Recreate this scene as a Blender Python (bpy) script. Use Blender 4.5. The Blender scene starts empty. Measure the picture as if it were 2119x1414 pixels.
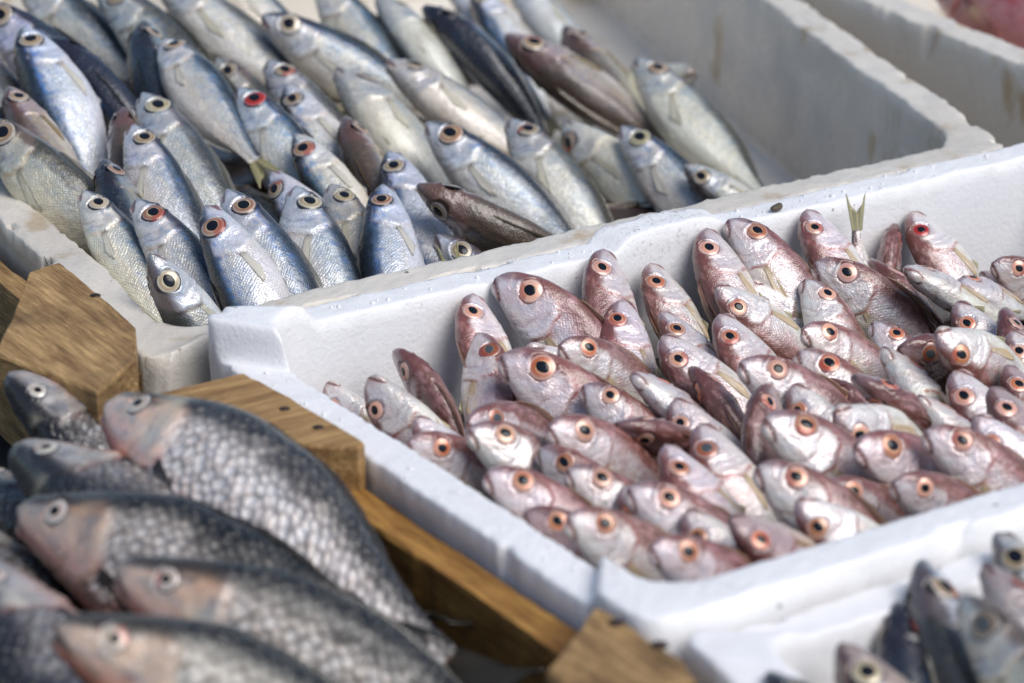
import bpy, bmesh, math, time
import numpy as np
from mathutils import Matrix, Vector

T0 = time.time()
scene = bpy.context.scene
COL = scene.collection
rad = math.radians

# ------------------------------------------------------------------ camera
H = 0.13                                   # rim height of the bream box above the table
PW, PH = 2119.0, 1414.0
LENS = 105.0
FPX = PW * LENS / 36.0
EL, ROLL, AZ, DIST = 0.37178777, -0.01719379, 0.56087693, 1.46236969
TGT = np.array([0.09820644, -0.07803453, H])
FW = np.array([math.sin(AZ) * math.cos(EL), math.cos(AZ) * math.cos(EL), -math.sin(EL)])
_r = np.array([math.cos(AZ), -math.sin(AZ), 0.0])
_u = np.cross(_r, FW)
RT = math.cos(ROLL) * _r + math.sin(ROLL) * _u
UP = -math.sin(ROLL) * _r + math.cos(ROLL) * _u
CAM = TGT - FW * DIST

cd = bpy.data.cameras.new('camera')
cam = bpy.data.objects.new('camera', cd)
COL.objects.link(cam)
cam.matrix_world = Matrix(((RT[0], UP[0], -FW[0], CAM[0]), (RT[1], UP[1], -FW[1], CAM[1]),
                           (RT[2], UP[2], -FW[2], CAM[2]), (0, 0, 0, 1)))
cd.lens = LENS
cd.sensor_width = 36.0
cd.sensor_fit = 'HORIZONTAL'
cd.clip_start = 0.05
cd.clip_end = 100
cd.dof.use_dof = True
cd.dof.focus_distance = 1.575
cd.dof.aperture_fstop = 7.6
scene.camera = cam

# ------------------------------------------------------------------ sky, sun, exposure
SUN_EL, SUN_AZ = rad(52), rad(162)         # azimuth clockwise from +Y: light from the right and from behind the camera
world = bpy.data.worlds.new('World')
scene.world = world
world.use_nodes = True
wn = world.node_tree.nodes
wl = world.node_tree.links
bg = wn['Background']
sky = wn.new('ShaderNodeTexSky')
sky.sky_type = 'NISHITA'
sky.sun_disc = False
sky.sun_elevation = SUN_EL
sky.sun_rotation = SUN_AZ
sky.air_density = 1.0
sky.dust_density = 1.4
wl.new(sky.outputs[0], bg.inputs[0])
bg.inputs[1].default_value = 0.082
sl = bpy.data.lights.new('sun', 'SUN')
sl.energy = 1.9
sl.angle = rad(40)
sl.color = (1.0, 0.972, 0.94)
sun = bpy.data.objects.new('sun', sl)
COL.objects.link(sun)
sd = Vector((math.sin(SUN_AZ) * math.cos(SUN_EL), math.cos(SUN_AZ) * math.cos(SUN_EL), math.sin(SUN_EL)))
sun.rotation_euler = sd.to_track_quat('Z', 'Y').to_euler()
vs = scene.view_settings
vs.view_transform = 'Standard'
vs.look = 'None'
vs.gamma = 1.0
vs.exposure = 0.50
vs.use_curve_mapping = False
scene.cycles.max_bounces = 6
scene.cycles.diffuse_bounces = 2
scene.cycles.glossy_bounces = 3
scene.cycles.caustics_reflective = False
scene.cycles.caustics_refractive = False


# ------------------------------------------------------------------ helpers
def ray(px, py):
    d = FW + RT * (px - PW / 2) / FPX - UP * (py - PH / 2) / FPX
    return d / np.linalg.norm(d)


def at_z(px, py, z):
    d = ray(px, py)
    return CAM + d * ((z - CAM[2]) / d[2])


def project(P):
    q = np.asarray(P, float) - CAM
    z = q @ FW
    return np.stack([PW / 2 + FPX * (q @ RT) / z, PH / 2 - FPX * (q @ UP) / z], -1)


def smooth(a, b, x):
    t = np.clip((x - a) / (b - a), 0, 1)
    return t * t * (3 - 2 * t)


def hash3(i, j, k):
    n = (i * 374761393 + j * 668265263 + k * 2147483647 + 1013904223) & 0xFFFFFFFF
    n = ((n ^ (n >> 13)) * 1274126177) & 0xFFFFFFFF
    return ((n ^ (n >> 16)) & 0xFFFF) / 65535.0


def vnoise(P, freq=1.0, seed=0):
    """value noise in 0..1 at points P (n,3)"""
    p = np.asarray(P, float) * freq + seed * 17.31 + 500.0
    i = np.floor(p).astype(np.int64)
    f = p - i
    f = f * f * (3 - 2 * f)
    out = 0
    for dx in (0, 1):
        for dy in (0, 1):
            for dz in (0, 1):
                w = (f[:, 0] if dx else 1 - f[:, 0]) * (f[:, 1] if dy else 1 - f[:, 1]) * (f[:, 2] if dz else 1 - f[:, 2])
                out = out + w * hash3(i[:, 0] + dx, i[:, 1] + dy, i[:, 2] + dz)
    return out


def mesh_obj(name, verts, faces, mat, parent=None, col=None, uv=None, attrs=None, smooth_sh=True):
    me = bpy.data.meshes.new(name)
    me.from_pydata([tuple(v) for v in np.asarray(verts, float).tolist()], [], faces)
    if smooth_sh:
        me.polygons.foreach_set('use_smooth', np.ones(len(me.polygons), dtype=bool))
    if col is not None:
        c = np.ones((len(verts), 4), np.float32)
        c[:, :3] = col
        a = me.attributes.new('Col', 'FLOAT_COLOR', 'POINT')
        a.data.foreach_set('color', c.ravel())
    if uv is not None:
        a = me.attributes.new('suv', 'FLOAT_VECTOR', 'POINT')
        w = np.zeros((len(verts), 3), np.float32)
        w[:, :2] = uv
        a.data.foreach_set('vector', w.ravel())
    for k, v in (attrs or {}).items():
        a = me.attributes.new(k, 'FLOAT', 'POINT')
        a.data.foreach_set('value', np.asarray(v, np.float32))
    me.materials.append(mat)
    me.update()
    o = bpy.data.objects.new(name, me)
    COL.objects.link(o)
    if parent is not None:
        o.parent = parent
    return o


def tag(o, label, cat, group=None):
    o['label'] = label
    o['category'] = cat
    if group:
        o['group'] = group
    return o


def grid_faces(n, m, closed=True):
    f = []
    for i in range(n - 1):
        for j in range(m if closed else m - 1):
            k = (j + 1) % m
            f.append((i * m + j, i * m + k, (i + 1) * m + k, (i + 1) * m + j))
    return f


# ------------------------------------------------------------------ materials
class NT:
    def __init__(self, name):
        self.m = bpy.data.materials.new(name)
        self.m.use_nodes = True
        self.t = self.m.node_tree
        self.b = self.t.nodes['Principled BSDF']

    def n(self, typ, **kw):
        nd = self.t.nodes.new(typ)
        for k, v in kw.items():
            setattr(nd, k, v)
        return nd

    def l(self, a, b):
        self.t.links.new(a, b)

    def val(self, sock, v):
        if hasattr(v, 'is_linked'):
            self.l(v, sock)
        else:
            sock.default_value = v

    def math(self, op, a, b=0.0, c=None, clamp=False):
        nd = self.n('ShaderNodeMath', operation=op, use_clamp=clamp)
        self.val(nd.inputs[0], a)
        self.val(nd.inputs[1], b)
        if c is not None:
            self.val(nd.inputs[2], c)
        return nd.outputs[0]

    def mix(self, fac, a, b, mode='MIX'):
        nd = self.n('ShaderNodeMix', data_type='RGBA', blend_type=mode)
        self.val(nd.inputs[0], fac)
        self.val(nd.inputs[6], a if hasattr(a, 'is_linked') else (*a, 1))
        self.val(nd.inputs[7], b if hasattr(b, 'is_linked') else (*b, 1))
        return nd.outputs[2]

    def noise(self, vec, scale, detail=3, rough=0.55, dist=0.0):
        nd = self.n('ShaderNodeTexNoise')
        nd.inputs['Scale'].default_value = scale
        nd.inputs['Detail'].default_value = detail
        nd.inputs['Roughness'].default_value = rough
        nd.inputs['Distortion'].default_value = dist
        if vec is not None:
            self.l(vec, nd.inputs['Vector'])
        return nd.outputs['Fac']

    def ramp(self, fac, stops):
        nd = self.n('ShaderNodeValToRGB')
        e = nd.color_ramp.elements
        while len(e) < len(stops):
            e.new(0.5)
        for k, (p, c) in enumerate(stops):
            e[k].position = p
            e[k].color = (*c, 1) if len(c) == 3 else c
        self.l(fac, nd.inputs[0])
        return nd.outputs[0]

    def remap(self, v, a, b, c=0.0, d=1.0):
        nd = self.n('ShaderNodeMapRange')
        self.val(nd.inputs[0], v)
        for i, x in enumerate((a, b, c, d)):
            nd.inputs[i + 1].default_value = x
        return nd.outputs[0]

    def attr(self, name, out='Fac'):
        nd = self.n('ShaderNodeAttribute', attribute_name=name)
        return nd.outputs[out]

    def bump(self, h, dist, strength=1.0, normal=None):
        nd = self.n('ShaderNodeBump')
        nd.inputs['Strength'].default_value = strength
        nd.inputs['Distance'].default_value = dist
        self.l(h, nd.inputs['Height'])
        if normal is not None:
            self.l(normal, nd.inputs['Normal'])
        return nd.outputs[0]

    def obj(self):
        return self.n('ShaderNodeTexCoord').outputs['Object']

    def mapping(self, vec, scale=(1, 1, 1), rot=(0, 0, 0)):
        nd = self.n('ShaderNodeMapping')
        nd.inputs['Scale'].default_value = scale
        nd.inputs['Rotation'].default_value = rot
        self.l(vec, nd.inputs['Vector'])
        return nd.outputs[0]


def skin_material(name, pitch, bumpd, edge, irid, rough, coat, iramt=0.3, spark=0.25, pearl=False, warpk=1.7, metal=0.28):
    """fish skin: colours from the body's own pattern, scales of the given pitch (m), iridescent silver"""
    k = NT(name)
    col = k.attr('Col', 'Color')
    sil = k.attr('silver')
    sc = k.attr('scales')
    suv = k.attr('suv', 'Vector')
    sep = k.n('ShaderNodeSeparateXYZ')
    k.l(suv, sep.inputs[0])
    wob = k.noise(k.obj(), 70, 3, 0.6)
    hs, ids = [], []
    for off in (0.0, 0.5):
        uu = k.math('FRACT', k.math('ADD', k.math('ADD', k.math('DIVIDE', sep.outputs[0], pitch), k.math('MULTIPLY', wob, warpk)), off))
        vv = k.math('FRACT', k.math('ADD', k.math('DIVIDE', sep.outputs[1], pitch * 0.86), off))
        cid = k.n('ShaderNodeCombineXYZ')
        k.l(k.math('FLOOR', k.math('ADD', k.math('ADD', k.math('DIVIDE', sep.outputs[0], pitch), k.math('MULTIPLY', wob, warpk)), off)), cid.inputs[0])
        k.l(k.math('FLOOR', k.math('ADD', k.math('DIVIDE', sep.outputs[1], pitch * 0.86), off)), cid.inputs[1])
        cid.inputs[2].default_value = off * 7
        wn_ = k.n('ShaderNodeTexWhiteNoise', noise_dimensions='3D')
        k.l(cid.outputs[0], wn_.inputs['Vector'])
        ids.append(wn_.outputs['Value'])
        du = k.math('SUBTRACT', uu, 0.62)
        dv = k.math('SUBTRACT', vv, 0.5)
        d = k.math('SQRT', k.math('ADD', k.math('MULTIPLY', du, du), k.math('MULTIPLY', dv, dv)))
        hs.append(k.math('SUBTRACT', 1.0, k.math('MULTIPLY', d, 1.9)) if not pearl else k.math('SUBTRACT', 1.0, k.math('MULTIPLY', k.math('MULTIPLY', d, d), 4.2)))
    hm = k.math('MAXIMUM', hs[0], hs[1])
    if pearl:
        vc = k.n('ShaderNodeTexVoronoi')
        vc.inputs['Scale'].default_value = 1.0 / pitch
        vc.inputs['Randomness'].default_value = 0.62
        k.l(k.mapping(suv, (1.0, 1.12, 1.0), (0, 0, 0.7)), vc.inputs['Vector'])
        hm = k.math('SUBTRACT', 1.0, k.math('MULTIPLY', k.math('MULTIPLY', vc.outputs['Distance'], vc.outputs['Distance']), 2.6))
    h = k.math('MULTIPLY', hm, sc)
    pick = k.math('GREATER_THAN', hs[0], hs[1])
    cell = k.math('ADD', k.math('MULTIPLY', ids[0], pick), k.math('MULTIPLY', ids[1], k.math('SUBTRACT', 1.0, pick)))
    if pearl:
        sx_ = k.n('ShaderNodeSeparateColor')
        k.l(vc.outputs['Color'], sx_.inputs[0])
        cell = sx_.outputs[0]
    ob = k.obj()
    n1 = k.noise(ob, 55, 4, 0.6)
    n2 = k.noise(ob, 260, 3, 0.6)
    n3 = k.noise(ob, 900, 2, 0.6)
    # mottled pigment
    c = k.mix(k.remap(n1, 0.3, 0.75), col, k.mix(1.0, col, (0.80, 0.74, 0.70), 'MULTIPLY'))
    # iridescent guanine patches of the silvery flank
    ir = k.ramp(k.noise(ob, 120, 4, 0.65, 0.6), [(0.30, irid[0]), (0.45, irid[1]), (0.58, irid[2]), (0.72, irid[3])])
    c = k.mix(k.math('MULTIPLY', sil, iramt), c, ir)
    # darker scale margins
    em = k.math('MULTIPLY', k.remap(h, 0.05, 0.45, 1.0, 0.0), k.math('MULTIPLY', sc, edge))
    c = k.mix(em, c, k.mix(1.0, c, (0.42, 0.40, 0.42), 'MULTIPLY'))
    if pearl:
        c = k.mix(k.math('MULTIPLY', k.remap(h, 0.35, 1.0), k.math('MULTIPLY', sil, 0.55)), c, (0.92, 0.92, 0.93))
    c = k.mix(k.math('MULTIPLY', k.math('MULTIPLY', sc, cell), spark), c, k.mix(1.0, c, (0.45, 0.45, 0.47), 'MULTIPLY'))
    k.l(c, k.b.inputs['Base Color'])
    k.l(k.math('MULTIPLY', sil, metal), k.b.inputs['Metallic'])
    k.l(k.math('ADD', k.math('MULTIPLY', n2, 0.25), rough - 0.12), k.b.inputs['Roughness'])
    k.b.inputs['Coat Weight'].default_value = coat
    k.b.inputs['Coat Roughness'].default_value = 0.05
    k.b.inputs['Subsurface Weight'].default_value = 0.0
    b1 = k.bump(h, bumpd, 1.0)
    b2 = k.bump(n2, 0.0010, 0.7, b1)
    b3 = k.bump(n3, 0.00040, 0.9, b2)
    k.l(b3, k.b.inputs['Normal'])
    b4 = k.bump(n3, 0.00025, 0.7, k.bump(n2, 0.0007, 0.7))
    k.l(b4, k.b.inputs['Coat Normal'])
    return k.m


M_BREAM = skin_material('bream_skin', 0.0020, 0.00013, 0.10,
                        [(0.42, 0.44, 0.62), (0.78, 0.77, 0.84), (0.80, 0.60, 0.60), (0.94, 0.94, 0.95)], 0.30, 0.75, 0.34, 0.22)
M_BOGUE = skin_material('bogue_skin', 0.0021, 0.00020, 0.18,
                        [(0.12, 0.30, 0.60), (0.58, 0.70, 0.82), (0.80, 0.82, 0.80), (0.90, 0.90, 0.90)], 0.28, 0.75, 0.30, 0.22)
M_CARP = skin_material('carp_skin', 0.0050, 0.0011, 0.45,
                       [(0.34, 0.36, 0.42), (0.74, 0.74, 0.76), (0.84, 0.72, 0.62), (0.92, 0.91, 0.90)], 0.26, 0.6, 0.45, 0.36, True, 1.2, 0.10)


def eye_material():
    k = NT('fish_eye')
    k.l(k.attr('Col', 'Color'), k.b.inputs['Base Color'])
    k.b.inputs['Roughness'].default_value = 0.3
    k.b.inputs['Metallic'].default_value = 0.15
    k.b.inputs['Coat Weight'].default_value = 0.55
    k.b.inputs['Coat Roughness'].default_value = 0.04
    return k.m


def pupil_material():
    k = NT('fish_pupil')
    k.b.inputs['Base Color'].default_value = (0.008, 0.010, 0.016, 1)
    k.b.inputs['Roughness'].default_value = 0.16
    k.b.inputs['Specular IOR Level'].default_value = 0.30
    k.b.inputs['Coat Weight'].default_value = 0.0
    return k.m


def fin_material():
    k = NT('fish_fin')
    c = k.attr('Col', 'Color')
    k.l(c, k.b.inputs['Base Color'])
    k.b.inputs['Roughness'].default_value = 0.35
    k.b.inputs['Coat Weight'].default_value = 0.5
    tr = k.n('ShaderNodeBsdfTranslucent')
    k.l(c, tr.inputs[0])
    tp = k.n('ShaderNodeBsdfTransparent')
    m1 = k.n('ShaderNodeMixShader')
    m1.inputs[0].default_value = 0.2
    k.l(k.b.outputs[0], m1.inputs[1])
    k.l(tr.outputs[0], m1.inputs[2])
    m2 = k.n('ShaderNodeMixShader')
    m2.inputs[0].default_value = 0.30
    k.l(m1.outputs[0], m2.inputs[1])
    k.l(tp.outputs[0], m2.inputs[2])
    k.l(m2.outputs[0], k.t.nodes['Material Output'].inputs[0])
    return k.m


M_EYE, M_PUPIL, M_FIN = eye_material(), pupil_material(), fin_material()
M_CLOUDY = pupil_material()
M_CLOUDY.node_tree.nodes['Principled BSDF'].inputs['Base Color'].default_value = (0.07, 0.08, 0.09, 1)


def foam_material(name, stain, c0=(0.90, 0.895, 0.90), c1=(0.85, 0.845, 0.85), marks=()):
    k = NT(name)
    ob = k.obj()
    base = k.mix(k.noise(ob, 18, 4), c0, c1)
    # grime in streaks that run down the walls, and small dark specks
    st = k.noise(k.mapping(ob, (1, 1, 0.5)), 30, 3, 0.5, 0.2)
    stm = k.math('MULTIPLY', k.remap(st, 0.585, 0.68), stain)
    c = k.mix(stm, base, (0.46, 0.34, 0.19))
    wide = k.math('MULTIPLY', k.remap(k.noise(ob, 7, 3), 0.42, 0.7), stain * 0.45)
    c = k.mix(wide, c, (0.50, 0.44, 0.36))
    sp = k.math('MULTIPLY', k.remap(k.noise(ob, 130, 2, 0.5), 0.745, 0.80), 0.8)
    c = k.mix(sp, c, (0.10, 0.08, 0.07))
    for (mx, my, mz, mr) in marks:          # grubby smudges where the box has been handled
        vd = k.n('ShaderNodeVectorMath', operation='DISTANCE')
        k.l(ob, vd.inputs[0])
        vd.inputs[1].default_value = (mx, my, mz)
        dm = k.math('MULTIPLY', k.remap(vd.outputs['Value'], mr, mr * .3), k.remap(k.noise(ob, 330, 5, 0.75), 0.54, 0.66))
        c = k.mix(k.math('MULTIPLY', dm, 0.6), c, (0.12, 0.095, 0.075))
    k.l(c, k.b.inputs['Base Color'])
    vo = k.n('ShaderNodeTexVoronoi')
    vo.feature = 'DISTANCE_TO_EDGE'
    vo.inputs['Scale'].default_value = 230
    k.l(ob, vo.inputs['Vector'])
    b1 = k.bump(k.remap(vo.outputs['Distance'], 0.0, 0.30), 0.0003, 0.22)
    b2 = k.bump(k.noise(ob, 420, 4, 0.7), 0.0012, 0.35, b1)
    b3 = k.bump(k.noise(ob, 70, 3), 0.002, 0.14, b2)
    k.l(b3, k.b.inputs['Normal'])
    k.l(k.remap(k.noise(ob, 30, 3), 0.35, 0.65, 0.16, 0.5), k.b.inputs['Roughness'])
    k.b.inputs['Specular IOR Level'].default_value = 0.45
    k.b.inputs['Subsurface Weight'].default_value = 0.25
    k.b.inputs['Subsurface Radius'].default_value = (0.006, 0.006, 0.006)
    k.b.inputs['Subsurface Scale'].default_value = 1.0
    return k.m


M_FOAM = foam_material('clean_wet_foam', 0.10, marks=[(.091, -.004, H, .012), (.150, .004, H, .010), (.235, .012, H + .008, .028), (.262, .010, H + .008, .022), (-.012, -.20, H - .008, .010), (.02, -.357, H, .010)])
M_FOAM_OLD = foam_material('stained_foam', 0.85, (0.76, 0.72, 0.65), (0.66, 0.61, 0.53))


def wood_material(name, dark, light, axis):
    k = NT(name)
    ob = k.obj()
    sc = [24, 24, 24]
    sc[axis] = 4.2
    g = k.noise(k.mapping(ob, tuple(sc)), 6.0, 7, 0.68, 0.25)
    sc2 = [90, 90, 90]
    sc2[axis] = 5
    fine = k.noise(k.mapping(ob, tuple(sc2)), 7.0, 4, 0.6)
    c = k.ramp(g, [(0.30, dark), (0.48, tuple(0.5 * (a + b) for a, b in zip(dark, light))), (0.62, light), (0.8, tuple(0.75 * a for a in light))])
    c = k.mix(k.remap(fine, 0.35, 0.7), k.mix(1.0, c, (0.55, 0.5, 0.45), 'MULTIPLY'), c)
    grime = k.noise(ob, 22, 4, 0.6)
    c = k.mix(k.math('MULTIPLY', k.remap(grime, 0.50, 0.72), 0.75), c, tuple(0.5 * a for a in dark))
    kn = k.n('ShaderNodeTexVoronoi')
    kn.inputs['Scale'].default_value = 13
    k.l(ob, kn.inputs['Vector'])
    c = k.mix(k.remap(kn.outputs['Distance'], 0.05, 0.13, 0.85, 0.0), c, (0.05, 0.028, 0.015))
    k.l(c, k.b.inputs['Base Color'])
    k.b.inputs['Roughness'].default_value = 0.62
    k.b.inputs['Specular IOR Level'].default_value = 0.35
    b1 = k.bump(g, 0.0014, 0.6)
    b2 = k.bump(fine, 0.0008, 0.8, b1)
    k.l(b2, k.b.inputs['Normal'])
    return k.m


M_WOOD_Y = wood_material('weathered_pine', (0.22, 0.12, 0.045), (0.62, 0.41, 0.18), 1)
M_WOOD_X = wood_material('weathered_pine_cross', (0.25, 0.13, 0.045), (0.62, 0.40, 0.17), 0)
M_WOOD_D = wood_material('orange_pine', (0.24, 0.10, 0.020), (0.58, 0.32, 0.085), 1)


def plain(name, c, rough=0.6, metal=0.0):
    k = NT(name)
    n = k.noise(k.obj(), 60, 4)
    k.l(k.mix(n, tuple(0.6 * x for x in c), tuple(min(1, 1.3 * x) for x in c)), k.b.inputs['Base Color'])
    k.b.inputs['Roughness'].default_value = rough
    k.b.inputs['Metallic'].default_value = metal
    k.l(k.bump(n, 0.001, 0.5), k.b.inputs['Normal'])
    return k.m


M_TABLE = plain('dark_wet_table', (0.035, 0.035, 0.038), 0.35)
M_NAIL = plain('rusty_nail', (0.05, 0.03, 0.022), 0.5, 0.5)
M_DEBRIS = plain('brown_debris', (0.10, 0.075, 0.05), 0.6)
M_LINER = plain('white_liner', (0.62, 0.66, 0.70), 0.5)

# ------------------------------------------------------------------ the setting: stall table
bm = bmesh.new()
bmesh.ops.create_cube(bm, size=1.0, matrix=Matrix.Translation((0.25, 0.15, -0.012)) @ Matrix.Diagonal((1.9, 2.0, 0.02, 1)))
me = bpy.data.meshes.new('stall_table')
bm.to_mesh(me)
bm.free()
me.materials.append(M_TABLE)
tb = bpy.data.objects.new('stall_table', me)
COL.objects.link(tb)
tb['kind'] = 'structure'
tb['label'] = 'dark wet table top under the fish boxes'


# ------------------------------------------------------------------ foam boxes
def rounded_loop(quad, offset, r, per_side=150, per_corner=14):
    """quad: 4 inner corners counter-clockwise; offset outwards; rounded with radius r"""
    q = [np.array(p, float) for p in quad]
    n = 4
    off = []
    for i in range(n):
        a, b, c = q[i - 1], q[i], q[(i + 1) % n]
        d1 = (b - a) / np.linalg.norm(b - a)
        d2 = (c - b) / np.linalg.norm(c - b)
        n1 = np.array([d1[1], -d1[0]])
        n2 = np.array([d2[1], -d2[0]])
        k = offset / (1 + n1 @ n2)
        off.append(b + (n1 + n2) * k)
    pts, side = [], []
    arcs = []
    for i in range(n):
        a, b, c = off[i - 1], off[i], off[(i + 1) % n]
        d1 = (a - b) / np.linalg.norm(a - b)
        d2 = (c - b) / np.linalg.norm(c - b)
        ang = math.acos(np.clip(d1 @ d2, -1, 1))
        tl = r / math.tan(ang / 2)
        cen = b + (d1 + d2) / np.linalg.norm(d1 + d2) * (r / math.sin(ang / 2))
        p0, p1 = b + d1 * tl, b + d2 * tl
        a0 = math.atan2(*(p0 - cen)[::-1])
        a1 = math.atan2(*(p1 - cen)[::-1])
        da = (a1 - a0 + math.pi) % (2 * math.pi) - math.pi
        arcs.append([cen + r * np.array([math.cos(a0 + da * t), math.sin(a0 + da * t)]) for t in np.linspace(0, 1, per_corner)])
    for i in range(n):
        pts += arcs[i]
        side += [i] * per_corner
        e0, e1 = arcs[i][-1], arcs[(i + 1) % n][0]
        for t in np.linspace(0, 1, per_side + 2)[1:-1]:
            pts.append(e0 + (e1 - e0) * t)
            side.append(i)
    return np.array(pts)


def foam_box(name, quad, wall, rim, depth, mat, rim_fn, rough=1.0, seed=1, draft=0.008, ri=0.024, ro=0.012):
    """a moulded box: outer wall, rim with its lugs, inner wall and floor, lofted as one mesh"""
    inner = rounded_loop(quad, 0.0, ri)
    outer = rounded_loop(quad, wall, ro)
    m = len(inner)
    rows = []

    def row(xy, z):
        rows.append(np.column_stack([xy, np.full(m, z) if np.isscalar(z) else z]))
    mid = 0.5 * (inner + outer)
    ztop = rim + rim_fn(mid)
    bev = 0.0013
    for f in np.linspace(0, 1, 14):
        row(outer, 0.002 + (ztop - bev - 0.002) * f)
    row(outer + (inner - outer) * 0.03, ztop - bev * 0.35)
    for f in np.linspace(0.09, 0.91, 9):
        row(outer + (inner - outer) * f, ztop)
    row(outer + (inner - outer) * 0.97, ztop - bev * 0.35)
    cen = inner.mean(0)
    zf = rim - depth
    for f in np.linspace(0, 1, 14):
        xy = inner + (cen - inner) / np.linalg.norm(cen - inner, axis=1)[:, None] * draft * f
        row(xy, ztop - bev + (zf - ztop + bev) * f)
    for f in (0.9, 0.6, 0.3):
        row(cen + (xy - cen) * f, zf)
    V = np.vstack(rows)
    nr = len(rows)
    # uneven, chipped foam
    nz = vnoise(V, 700, seed) * 0.6 + vnoise(V, 260, seed + 3) * 0.5 + vnoise(V, 70, seed + 5) * 0.5 - 0.8
    isrim = np.repeat([1.0 if 13 <= i <= 24 else 0.0 for i in range(nr)], m)
    V[:, 2] += isrim * nz * 0.0011 * rough
    edge = np.repeat([1.0 if i in (13, 14, 15, 23, 24, 25) else (0.5 if i < 26 else 0.0) for i in range(nr)], m)
    dirn = np.tile((outer - inner) / wall, (nr, 1))
    V[:, :2] += dirn * (edge * (vnoise(V, 330, seed + 9) + vnoise(V, 120, seed + 11) - 1.0) * 0.0013 * rough)[:, None]
    # crumbled notches along the rim's outer edge
    chip = smooth(0.62, 0.86, vnoise(V, 60, seed + 21) * .7 + vnoise(V, 190, seed + 23) * .3) * np.repeat([1.0 if i in (12, 13, 14, 15) else 0.0 for i in range(nr)], m)
    V[:, 2] -= chip * 0.0055 * rough
    V[:, :2] -= dirn * (chip * 0.0035 * rough)[:, None]
    F = grid_faces(nr, m)
    c = len(V)
    V = np.vstack([V, [[cen[0], cen[1], zf]], [[cen[0], cen[1], 0.002]]])
    for j in range(m):
        k = (j + 1) % m
        F.append(((nr - 1) * m + j, (nr - 1) * m + k, c))
        F.append((k, j, c + 1))
    return mesh_obj(name, V, F, mat)


WT = 0.022
PINK = [(0.0, -0.345), (0.52, -0.345), (0.52, 0.0), (0.0, 0.0)]


def pink_rim(xy):
    x, y = xy[:, 0], xy[:, 1]
    z = np.zeros(len(x))
    left = smooth(0.004, -0.004, x)
    z -= 0.0085 * left * smooth(-0.008, -0.016, y) * smooth(-0.317, -0.312, y)
    cor = smooth(0.017, 0.009, x) * smooth(-0.012, -0.005, y)
    z += 0.0105 * cor
    back = smooth(-0.004, 0.002, y)
    lug = back * np.clip(1 - ((x - 0.250) / 0.037) ** 4, 0, 1) ** 0.6
    z += 0.0085 * lug
    z += 0.0012 * (vnoise(np.column_stack([xy, z * 0]), 14, 4) - 0.5)
    return z


bream_box = foam_box('foam_fish_box', PINK, WT, H, 0.10, M_FOAM, pink_rim, 1.0, 1)
tag(bream_box, 'clean white foam box holding the pink sea bream, with a raised corner block', 'box')

BLUE = [(-0.022, 0.052), (0.498, 0.058), (0.745, 0.840), (0.050, 0.840)]


def blue_rim(xy):
    x, y = xy[:, 0], xy[:, 1]
    z = 0.004 * (vnoise(np.column_stack([xy, x * 0]), 12, 8) - 0.5)
    z += 0.010 * smooth(0.515, 0.530, x) * smooth(0.085, 0.070, y) * (0.5 + vnoise(np.column_stack([xy, x * 0]), 90, 2))
    z -= 0.006 * smooth(0.02, -0.03, x) * smooth(0.16, 0.06, y)
    return z


bogue_box = foam_box('foam_fish_box', BLUE, 0.024, H - 0.005, 0.10, M_FOAM_OLD, blue_rim, 1.6, 12, draft=0.015, ri=0.03)
tag(bogue_box, 'grimy white foam box with brown stains inside, holding the silver blue fish', 'box')

# box with the pale grey fish in front of the bream box
LOWQ = [(0.010, -0.70), (0.50, -0.70), (0.50, -0.392), (0.010, -0.392)]


def low_rim(xy):
    x, y = xy[:, 0], xy[:, 1]
    return 0.006 * smooth(0.03, 0.005, x) * smooth(-0.43, -0.40, y) + 0.002 * (vnoise(np.column_stack([xy, x * 0]), 20, 3) - 0.5)


low_box = foam_box('foam_fish_box', LOWQ, 0.0215, H - 0.012, 0.09, M_FOAM, low_rim, 1.0, 31)
tag(low_box, 'white foam box with a few grey fish against its rear wall', 'box')

# box beyond the stained box's right wall
FARQ = [(0.648, 0.02), (1.05, -0.02), (1.09, 0.62), (0.705, 0.62)]
far_box = foam_box('foam_fish_box', FARQ, 0.024, H - 0.004, 0.09, M_FOAM_OLD, lambda xy: 0.005 * (vnoise(np.column_stack([xy, xy[:, 0] * 0]), 16, 5) - 0.5), 1.5, 44)
tag(far_box, 'dirty foam box holding red fish, outside the stained box', 'box')


# ------------------------------------------------------------------ wooden crates
def board(name, poly, z0, z1, mat, parent, jit=0.0005, seed=0, step=0.006):
    """a sawn piece: outline poly (plan), from z0 to z1, with worn, slightly uneven edges"""
    P = []
    for a, b in zip(poly, poly[1:] + poly[:1]):
        a, b = np.array(a, float), np.array(b, float)
        k = max(1, int(np.linalg.norm(b - a) / step))
        for t in range(k):
            P.append(a + (b - a) * t / k)
    P = np.array(P)
    m = len(P)
    P3 = np.column_stack([P, np.zeros(m)])
    P = P + np.column_stack([vnoise(P3, 210, seed + 1) - 0.5, vnoise(P3, 210, seed + 2) - 0.5]) * 2 * jit
    cen = P.mean(0)
    inn = P + (cen - P) / np.linalg.norm(cen - P, axis=1)[:, None] * 0.0014
    zt = (vnoise(P3, 160, seed + 3) - 0.5) * jit * 1.5
    rows = [np.column_stack([inn, np.full(m, z0)]), np.column_stack([P, np.full(m, z0 + 0.0014)]),
            np.column_stack([P, z1 - 0.0014 + zt]), np.column_stack([inn, z1 + zt])]
    V = np.vstack(rows)
    F = grid_faces(4, m)
    F.append(tuple(range(m - 1, -1, -1)))
    F.append(tuple(range(3 * m, 4 * m)))
    o = mesh_obj(name, V, F, mat, parent, smooth_sh=False)
    return o


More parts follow.
